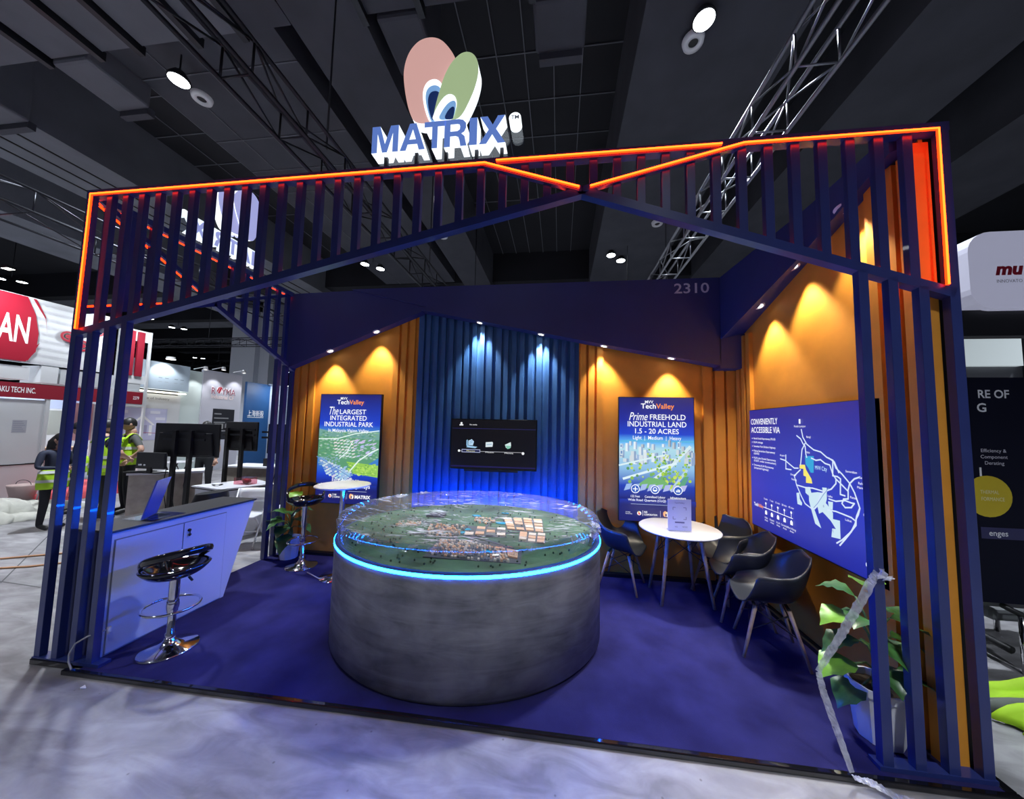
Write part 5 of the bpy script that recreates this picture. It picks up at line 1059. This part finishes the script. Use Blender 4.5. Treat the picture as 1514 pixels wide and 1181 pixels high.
tv_back('black screen partly hidden by the rear slat posts', -1.62, -1.0, 3.55, 1.2, 1.75, .2, (-1.3,))
t = thing('desk_monitor', 'small black computer screen standing on the limewashed desk', 'monitor', (-2.95, 2.72, .9))
b = MB(); b.box(-3.16, -2.62, 2.62, 2.66, .97, 1.24); bevel(b.build('casing', black_pl, t), .008); b = MB(); b.box(-2.93, -2.85, 2.61, 2.64, .9, 1.0); b.box(-3.02, -2.76, 2.62, 2.8, .895, .91); b.build('stand', black, t)
b = MB(); b.box(-3.10, -3.04, 2.612, 2.6195, 1.02, 1.045); b.box(-3.0, -2.97, 2.612, 2.6195, 1.02, 1.045); b.build('sticker', white_pl, t)
t = thing('keyboard', 'black keyboard lying along the edge of the limewashed desk', 'keyboard', (-3.1, 2.72, .895)); b = MB(); b.rbox(-3.12, 2.66, .895, .92, .36, .13, .5); b.build('base', black_pl, t)
b = MB()
for i in range(10):
    for j in range(3): u, v = -.15+i*.033, -.04+j*.035; b.rbox(-3.12+u*cos(.5)-v*sin(.5), 2.66+u*sin(.5)+v*cos(.5), .92, .926, .026, .028, .5)
o = b.build('keys', black, t); o['kind'] = 'stuff'
t = thing('desk', 'limewashed wood reception desk in the aisle behind the booth counter', 'desk', (-2.9, 2.9, G))
P4 = [(-3.22, 2.55), (-2.74, 2.90), (-2.45, 3.12), (-2.9, 3.5)]
b = MB(); b.prism([(-3.2, 2.57), (-2.75, 2.91), (-2.48, 3.12), (-2.95, 3.45)], 'z', G, .86); b.build('body', beige, t); b = MB(); b.prism(P4, 'z', .86, .895); b.build('top', white, t)
t = thing('desk', 'low limewashed cabinet standing behind the white desk', 'desk', (-2.1, 3.8, G)); b = MB(); b.box(-2.75, -1.75, 3.75, 4.2, G, .88); b.build('body', beige, t); b = MB(); b.box(-2.78, -1.72, 3.72, 4.23, .88, .91); b.build('top', white, t)
t = thing('desk', 'white desk with a black edged top beside the rear slat posts', 'desk', (-1.4, 2.8, G))
b = MB(); b.prism([(-1.30, 2.42), (-1.93, 2.57), (-1.65, 3.3), (-1.02, 3.0)], 'z', G, .715); b.build('body', white, t); b = MB(); b.prism([(-1.26, 2.38), (-1.98, 2.55), (-1.68, 3.35), (-.95, 3.02)], 'z', .728, .75); b.build('top', white, t); b = MB(); b.prism([(-1.255, 2.375), (-1.985, 2.545), (-1.685, 3.355), (-.945, 3.025)], 'z', .712, .728); b.build('edge_band', black, t)
t = thing('storage_box', 'clear pink box of red items on the white desk', 'box', (-1.35, 2.85, .75)); b = MB(); b.box(-1.48, -1.22, 2.78, 2.95, .75, .86); b.build('tray', clear('pink_clear', (.9, .55, .6), .05, .1), t); b = MB(); b.ball((-1.32, 2.86, .80), .07, .05, .045, 10); b.build('contents', mat('dark_red', (.25, .01, .03), .5), t)
t = thing('cable_coil', 'black cable coil lying on the white desk', 'cable', (-1.62, 2.65, .75))
b = MB(); b.tube([(-1.62+(.07+.01*sin(3*a))*cos(a), 2.64+.06*sin(a), .76+.01*sin(2*a)) for a in [k*.4 for k in range(32)]], .006, 6); b.build('cord', black, t)
t = thing('power_strip', 'small black power box with cables on the low cabinet', 'power strip', (-1.95, 3.9, .91)); b = MB(); b.box(-2.02, -1.88, 3.85, 3.95, .91, 1.06); b.build('casing', black, t)
for k in range(3): b = MB(); b.tube([(-1.9, 3.86, 1.0), (-1.8+.05*k, 3.78, 1.05), (-1.72+.06*k, 3.72, .9), (-1.75+.04*k, 3.70, .5)], .007, 6); b.build('cord', black, t)
for k, x in enumerate((-2.75, -2.6, -2.35)):
    b = MB(); b.tube([(x, 2.75, 1.2), (x+.05, 2.72, .95), (x-.02, 2.74, .7), (x+.06, 2.75, .35), (x, 2.78, .0)], .006, 6); tag(b.build('hanging_cable', black), 'thin black cable hanging from the screens down the limewashed desk', 'cable', 'cables hanging behind the counter')

def folding_chair(label, x, y, rz, fold=1.0):
    t = thing('folding_chair', label, 'chair', (x, y, G), rz); mt = white_pl
    for s_ in (-.2, .2):
        b = MB(); b.tube([(s_, .22, 0), (s_, -.02, .44), (s_, -.16, .80)], .012, 8); b.build('leg', mt, t); b = MB(); b.tube([(s_*.9, -.22, 0), (s_*.9, .16, .44)], .012, 8); b.build('leg', mt, t)
    b = MB(); b.box(-.19, .19, -.18, .2, .43, .452); bevel(b.build('seat', mt, t), .01); b = MB()
    b.grid(lambda u, v: (-.2+.4*u, -.115-.05*v-.03*cos((u-.5)*pi), .60+.20*v), 8, 3); o = b.build('backrest', mt, t); m_ = o.modifiers.new('t', 'SOLIDIFY'); m_.thickness = .012
    b = MB(); b.tube([(-.2, .1, .22), (.2, .1, .22)], .009, 6); b.build('stretcher', mt, t)
folding_chair('white folding chair at the white desk, seen past the counter end', -.75, 2.35, radians(200)); folding_chair('white folding chair standing open on the red carpet by the white booth', -7.2, 4.0, radians(70)); folding_chair('white folding chair between the rear slat posts and white desk', -.55, 2.95, radians(150))
t = thing('bucket', 'pale pink bucket standing by the white booth wall', 'bucket', (-7.9, 3.9, G)); b = MB(); b.lathe([(0, .004), (.15, .004), (.20, .33), (.215, .335), (.21, .30), (.15, .02), (0, .02)], 24, (-7.9, 3.9, G)); b.build('pail', mat('pink_plastic', (.62, .47, .45), .5), t)
b = MB(); b.tube([(-7.9+.21*cos(a), 3.9, G+.33+.10*sin(a)) for a in [k*pi/10 for k in range(11)]], .006, 6); b.build('handle', steel, t)
t = thing('stool_table', 'small white round table with crossed black legs beyond the person in the dark polo', 'table', (-6.3, 5.6, G)); b = MB(); b.lathe([(0, .70), (.33, .70), (.33, .72), (0, .72)], 24, (-6.3, 5.6, G)); b.build('top', white, t)
for s_ in (-1, 1):
    for q in (-1, 1): b = MB(); b.tube([(-6.3+.2*s_, 5.6+.12*q, G+.70), (-6.3-.2*s_, 5.6+.12*q, G)], .012, 6); b.build('leg', black, t)
# bundle of white fabric
t = thing('fabric_bundle', 'crumpled heap of off-white fabric lying on the concrete floor', 'fabric', (-6.3, 3.0, G)); fm = mat('offwhite_fabric', (.50, .50, .45), .9, noise=(6, .8, 1.1, .3))
rr = random.Random(8)
for (cx, cy, rx, ry, rz_, an) in ((-5.75, 2.35, .36, .30, .22, .3), (-6.0, 2.65, .42, .36, .36, .9), (-6.2, 2.2, .5, .32, .30, .2), (-6.1, 3.0, .62, .26, .24, 1.1), (-5.6, 2.75, .36, .2, .12, .9), (-6.7, 2.6, .6, .4, .42, .2)):
    def fn(u, v):
        a = 2*pi*u; q = pi*v*.5; k = 1+.13*sin(5*a+cx*9)+.10*sin(9*a+7*v+cy*5)+.06*sin(17*a)
        x = rx*k*sin(q)*cos(a); y = ry*k*sin(q)*sin(a); return (cx+x*cos(an)-y*sin(an), cy+x*sin(an)+y*cos(an), G+.002+rz_*cos(q)*(1+.16*sin(7*a+5*v)*sin(q)))
    b = MB(); b.grid(fn, 36, 12); b.build('fold', fm, t)
b = MB(); b.box(-7.0, -6.0, 3.35, 3.9, G, G+.05); bevel(tag(b.build('foam_sheet', white), 'flat white sheet lying behind the fabric heap', 'sheet'), .01)
b = MB(); b.tube([(-3.45, 2.55, G), (-3.47, 2.57, 1.05)], .022, 10); tag(b.build('stand_pole', alu), 'upright silver pole seen between two of the slat posts', 'pole')

# ---------------------------------------------------------------- people
def person(label, x, y, rz, H, pose, shirt, vest, hair='short', sleeve=.55, cap=False, seated=False, female=False):
    k = H/1.75; t = thing('person', label, 'person', (x, y, G), rz)
    J = dict(pel=(0, 0, .96), sp=(0, 0, 1.14), ch=(0, 0, 1.33), nk=(0, .012, 1.475), hd=(0, -.012, 1.56),
             ls=(.175, .01, 1.40), rs=(-.175, .01, 1.40), le=(.23, .02, 1.13), re=(-.23, .02, 1.13), lw=(.24, -.06, .90), rw=(-.24, -.06, .90),
             lh=(.09, 0, .90), rh=(-.09, 0, .90), lk=(.10, -.015, .50), rk=(-.10, -.015, .50), la=(.10, .03, .085), ra=(-.10, .03, .085), lt=(.115, -.15, .04), rt=(-.115, -.15, .04))
    J.update(pose); names = list(J); ix = {n: i for i, n in enumerate(names)}
    RD_ = dict(pel=(.15, .105), sp=(.138, .098), ch=(.165, .108), nk=(.056, .056), hd=(.06, .06), ls=(.062, .062), rs=(.062, .062), le=(.045, .045), re=(.045, .045), lw=(.029, .025), rw=(.029, .025),
              lh=(.088, .088), rh=(.088, .088), lk=(.062, .062), rk=(.062, .062), la=(.046, .046), ra=(.046, .046), lt=(.042, .032), rt=(.042, .032))
    E = [('pel', 'sp'), ('sp', 'ch'), ('ch', 'nk'), ('nk', 'hd'), ('ch', 'ls'), ('ch', 'rs'), ('ls', 'le'), ('rs', 're'), ('le', 'lw'), ('re', 'rw'), ('pel', 'lh'), ('pel', 'rh'), ('lh', 'lk'), ('rh', 'rk'), ('lk', 'la'), ('rk', 'ra'), ('la', 'lt'), ('ra', 'rt')]
    me = bpy.data.meshes.new('body'); me.from_pydata([Vector(J[n])*k for n in names], [(ix[a], ix[c]) for a, c in E], [])
    o = bpy.data.objects.new('tmp_body', me); COL.objects.link(o); sk = o.modifiers.new('s', 'SKIN'); sk.use_smooth_shade = True; o.modifiers.new('d', 'SUBSURF').levels = 2
    for n in names: q = me.skin_vertices[0].data[ix[n]]; q.radius = tuple(r*k*(.93 if female else 1) for r in RD_[n]); q.use_root = (n == 'pel')
    dg = bpy.context.evaluated_depsgraph_get(); dg.update(); bm_ = bpy.data.meshes.new_from_object(o.evaluated_get(dg)); bpy.data.objects.remove(o)
    b = MB(); V = lambda n: Vector(J[n])*k
    def seg(pt, a, c):
        d = c-a; f = max(0, min(1, (pt-a).dot(d)/d.length_squared)); return (pt-(a+d*f)).length, f
    fs = []; ms = []
    for p_ in bm_.polygons:
        c = p_.center; best = min(((seg(c, V(a), V(e))[0]-.4*k*RD_[a][0], a, e, seg(c, V(a), V(e))[1]) for a, e in E), key=lambda z: z[0]); a, e, f = best[1], best[2], best[3]
        if e in ('lt', 'rt') or c.z < .09*k and e in ('la', 'ra'): m_ = 3
        elif e in ('lh', 'rh', 'lk', 'rk', 'la', 'ra'): m_ = 2
        elif e == 'hd' or (e == 'nk' and f > .62): m_ = 0
        elif e in ('lw', 'rw'): m_ = 1 if sleeve > 1 and f < sleeve-1 else 0
        elif e in ('le', 're'): m_ = 1 if f < sleeve else 0
        elif c.z < .97*k: m_ = 2
        else: m_ = 1
        fs.append(tuple(p_.vertices)); ms.append(m_)
    b.add([v.co for v in bm_.vertices], fs, 0, True); b.m = ms
    # head with jaw, nose, ears, eyes, mouth
    hc = V('hd')+Vector((0, -.012, .075))*k; hs = len(b.v)
    b.ball((0, 0, 0), .076*k, .094*k, .118*k, 16)
    for i in range(hs, len(b.v)):
        v = Vector(b.v[i]); q = v.z/(.118*k)
        if q < 0: v.x *= 1+.22*q; v.y = v.y*(1+.10*q)-.006*k*(-q)
        b.v[i] = tuple(v+hc)
    F = lambda x_, y_, z_: tuple(hc+Vector((x_, y_, z_))*k)
    b.add([F(-.012, -.092, -.025), F(.012, -.092, -.025), F(0, -.112, -.022), F(0, -.09, .02)], [(0, 1, 2), (0, 2, 3), (2, 1, 3)], 0)
    for s_ in (-1, 1):
        b.ball(F(.078*s_, .005, -.005), .010*k, .02*k, .03*k, 8, 0); b.ball(F(.032*s_, -.083, .012), .013*k, .008*k, .006*k, 8, 4); b.bar(F(.018*s_, -.09, .03), F(.05*s_, -.084, .03), .006*k, .006*k, m=4)
    b.bar(F(-.022, -.089, -.055), F(.022, -.089, -.055), .008*k, .008*k, m=5)
    # hands: palm, four fingers, thumb
    for w_, e_, sd in (('lw', 'le', 1), ('rw', 're', -1)):
        w0 = V(w_); d = (w0-V(e_)).normalized(); sx = d.cross(Vector((0, 1, 0))).normalized() if abs(d.y) < .9 else d.cross(Vector((1, 0, 0))).normalized(); nn = sx.cross(d)
        b.tube([w0-d*.02*k, w0+d*.03*k, w0+d*.08*k, w0+d*.095*k], [.024*k, .034*k, .036*k, .02*k], 8)
        for f, ln in ((-.026, .062), (-.009, .072), (.009, .068), (.026, .052)):
            a = w0+d*.08*k+sx*f*k; b.tube([a, a+d*ln*.5*k, a+d*ln*k*.85-nn*.02*k*sd], [.009*k, .0085*k, .006*k], 6)
        a = w0+d*.03*k+sx*.03*k; b.tube([a, a+d*.03*k+sx*.022*k, a+d*.06*k+sx*.02*k], [.011*k, .01*k, .007*k], 6)
    lips = mat('lips', (.35, .13, .11), .5)
    ORG[t.name] = Vector(); body = b.build('body', [skin, shirt, trous, shoe, hairm, lips], t)
    # hair
    b = MB(); nu, nv = 18, 8
    def hr(u, v):
        a = 2*pi*u; q = v*(pi*.52+.30*(1+sin(a))/2*(1.3 if hair == 'long' else 1)); return F(.083*sin(q)*cos(a), .006+.100*sin(q)*sin(a), .012+.122*cos(q))
    b.grid(hr, nu, nv)
    if hair == 'long': b.tube([F(0, .05, .05), F(0, .095, -.04), F(0, .105, -.16), F(.01, .11, -.30), F(.02, .10, -.40)], [.06*k, .085*k, .09*k, .08*k, .03*k], 12)
    b.build('hair', hairm, t)
    if cap:
        b = MB(); b.grid(lambda u, v: F(.088*sin(v*pi*.48)*cos(2*pi*u), .002+.105*sin(v*pi*.48)*sin(2*pi*u), .02+.128*cos(v*pi*.48)), 18, 6); b.add([F(-.06, -.09, .03), F(.06, -.09, .03), F(.045, -.16, .02), F(-.045, -.16, .02)], [(0, 1, 2, 3)]); b.build('cap', black, t)
    if vest:
        z0, z1 = vest; b = MB(); c0 = V('sp'); lean = Vector(J['ch'])-Vector(J['pel'])
        def vs_(u, v):
            a = 2*pi*u; z = z0+(z1-z0)*v; f = (z-.96)/.37; off = Vector(J['pel'])+lean*f
            w1 = .195+.015*cos(v*pi)+(-.01 if v < .2 else 0)-(.05*max(0, v-.75)/.25); d1 = .135+.012*(1-v)-.02*max(0, v-.8)/.2
            q = 1+.02*sin(9*a+3*v); return (Vector((off.x+w1*q*cos(a), off.y+d1*q*sin(a), z))*k)
        b.grid(vs_, 28, 10); vo = b.build('vest', lime, t); m_ = vo.modifiers.new('t', 'SOLIDIFY'); m_.thickness = .008
        if z1 > 1.3:
            for s_ in (-1, 1):
                b = MB(); q0 = Vector(J['ch']); b.grid(lambda u, v: (Vector((q0.x+s_*(.15-.055*v-.0*u)+(u-.5)*.085, q0.y-.125+.25*u*0+.0+.245*(v), q0.z+.02+.125*sin(pi*v)))*k), 4, 8); sv = b.build('vest_strap', lime, t); sv.modifiers.new('t', 'SOLIDIFY').thickness = .008
        for zb in (z0+.12, z0+.28):
            if zb > z1-.03: continue
            b = MB(); v0 = (zb-z0)/(z1-z0); dv = .05/(z1-z0); b.grid(lambda u, v: Vector((0, 0, 0))+Vector(((vs_(u, v0+v*dv).x-Vector(J['pel']).x*k)*1.035+Vector(J['pel']).x*k, (vs_(u, v0+v*dv).y)*1.045, vs_(u, v0+v*dv).z)), 28, 1); b.build('reflective_strip', silver, t)
    return t
person('woman with long black hair in navy top and lime vest standing by the slat posts', -4.42, 2.42, radians(100), 1.56, dict(lw=(.10, -.26, 1.10), le=(.24, -.02, 1.12), rw=(-.10, -.26, 1.12), re=(-.25, -.02, 1.13), hd=(0, -.05, 1.55)), navycl, (.74, 1.12), 'long', 1.9, female=True)
person('man seen from behind in navy shirt and lime vest with silver bands', -4.30, 2.93, radians(178), 1.79, dict(re=(-.36, .0, 1.16), rw=(-.22, -.20, 1.06), le=(.27, -.02, 1.15), lw=(.14, -.22, 1.08)), navycl, (.80, 1.42), 'short', .75)
person('man in charcoal polo and lime vest with one hand at his hip', -4.52, 3.42, radians(-18), 1.83, dict(le=(.38, .05, 1.17), lw=(.24, -.07, .99), re=(-.26, .0, 1.15), rw=(-.15, -.19, 1.02), hd=(-.02, -.02, 1.56)), charcl, (.90, 1.40), 'short', .72)
person('person in dark cap and navy top half hidden between slat posts', -5.35, 3.22, radians(-30), 1.72, dict(lw=(.12, -.24, 1.08), le=(.26, -.01, 1.13), rw=(-.12, -.24, 1.08), re=(-.26, -.01, 1.13)), navycl, (.80, 1.1), 'short', 1.9, cap=True)
person('small distant person in lime vest behind the brown topped counter', -10.3, 4.95, radians(75), 1.55, dict(lw=(.10, -.30, 1.05), le=(.25, -.08, 1.12), rw=(-.10, -.30, 1.05), re=(-.25, -.08, 1.12), hd=(0, -.06, 1.54)), mat('white_shirt', (.6, .62, .62), .8), (.85, 1.40), 'short', 1.9)
person('person whose dark haired head shows above the wide black screen', -4.25, 4.6, radians(20), 1.80, {}, trous, None, 'short', .7, cap=False)

# ---------------------------------------------------------------- stand beyond the orange wall
t = thing('exhibition_sign', 'white rounded sign board with dark red lettering beyond the orange wall', 'sign', (8.2, 1.1, 2.8))
b = MB(); x0, x1, z0, z1, r_ = 7.20, 9.3, 2.83, 3.49, .17
pts = [(cx+r_*cos(a0+k*pi/12), cz+r_*sin(a0+k*pi/12)) for cx, cz, a0 in ((x1-r_, z1-r_, 0), (x0+r_, z1-r_, pi/2), (x0+r_, z0+r_, pi), (x1-r_, z0+r_, 3*pi/2)) for k in range(7)]
b.prism(pts, 'y', 1.0, 1.16); b.build('board', mat('sign_board', (.5, .5, .6), .5, emit=(.35, .36, .48), es=.55), t)
p = Print((0, .998, 0), (1, 0, 0), (0, 0, 1)); p.text('mu', 7.385, 3.12, .10, L(190, 20, 50), fit=.20, bold=.05, shear=.2); p.text('INNOVATO', 7.39, 3.05, .028, (.15, .15, .2), fit=.18); p.build('lettering', PRINT, t)
t = thing('display_wall', 'black display wall with white lettering and a yellow disc beyond the orange wall', 'display wall', (8.3, 1.1, .45))
b = MB(); b.box(6.95, 9.6, 1.05, 1.15, .47, 2.27); b.build('panel', mat('display_navy', (.004, .005, .018), .5, spec=.15), t); b = MB(); b.box(6.9, 7.0, 1.02, 1.2, G, 3.7); b.build('upright', black, t); b = MB(); b.box(6.95, 9.6, 1.05, 1.15, 2.62, 2.84); b.build('crossbar', black, t)
b = MB(); b.box(6.95, 9.6, 1.1, 1.14, .42, .47); b.build('edge', mat('grey_edge', (.2, .2, .22), .5), t)
p = Print((0, 1.048, 0), (1, 0, 0), (0, 0, 1)); p.text('RE OF', 7.25, 2.10, .068, WH, fit=.22, bold=.02); p.text('G', 7.235, 1.985, .072, WH, bold=.02)
for k, a in enumerate(('Efficiency &', 'Component', 'Derating')): p.text(a, 7.33, 1.655-k*.05, .028, (.75, .75, .85), align='C')
p.rect(7.22, 1.46, 7.235, 1.53, WH); p.disc(7.27, 1.30, .165, (.72, .55, .02), 28); p.text('FORMANCE', 7.30, 1.265, .03, (.9, .85, .5), align='C', fit=.16); p.text('THERMAL', 7.28, 1.32, .03, (.9, .85, .5), align='C', fit=.13)
p.rect(7.2, .965, 7.56, 1.055, (.03, .03, .12)); p.text('enges', 7.255, .99, .045, WH, fit=.13, bold=.01); p.build('lettering', PRINT, t)
t = thing('partition', 'grey partition with a white lit panel glimpsed above the black display wall', 'partition', (10, 5, G)); b = MB(); b.box(9.5, 14, 5.0, 5.1, G, 4.6); b.build('panel', mat('partition_grey', (.15, .155, .17), .6), t); b = MB(); b.box(9.5, 12.2, 4.9, 5.0, 3.1, 3.75); b.build('lit_panel', mat('lit_white', (.6, .65, .66), .5, emit=(.5, .58, .6), es=.5), t)
b = MB(); b.box(12.3, 12.5, 4.85, 5.0, G, 4.0); b.build('upright', steel, t)
t = thing('visitor_chair', 'grey chair with black armrest and chrome leg beside the black outer wall', 'chair', (7.65, 1.3, G))
b = MB(); b.box(7.35, 7.95, 1.15, 1.7, .28, .38); bevel(b.build('seat', mat('chair_grey', (.16, .17, .18), .8), t), .03); b = MB(); b.box(7.35, 7.95, 1.65, 1.73, .38, .9); bevel(b.build('backrest', mat('chair_grey', (.16, .17, .18), .8), t), .03)
b = MB(); b.tube([(7.32, 1.65, .52), (7.34, 1.2, .46), (7.4, .98, .40)], .022, 8); b.build('armrest', black_pl, t); b = MB(); b.tube([(7.33, 1.6, .16), (7.35, 1.05, .12)], .03, 8); b.build('side_rail', black_pl, t)
for x, y in ((7.38, 1.0), (7.92, 1.0), (7.38, 1.65), (7.92, 1.65)): b = MB(); b.tube([(x, y, .40), (x, y, G)], .02, 10); b.build('leg', chrome, t)
t = thing('safety_vest', 'lime safety vest lying crumpled on the floor beside the outer wall', 'vest', (6.95, .55, G))
for k, (yy, mt) in enumerate(((.62, lime), (.53, mat('grey_band', (.12, .14, .12), .6)), (.44, lime))):
    b = MB(); b.grid(lambda u, v: (6.62+.75*u+.05*sin(5*v), yy+.12*(v-.5)-.14*u, G+.02+.16*sin(pi*u)*(1+.2*sin(8*v+3*k))+.02*sin(14*u)), 16, 4); o = b.build('fold', mt, t); o.modifiers.new('t', 'SOLIDIFY').thickness = .012
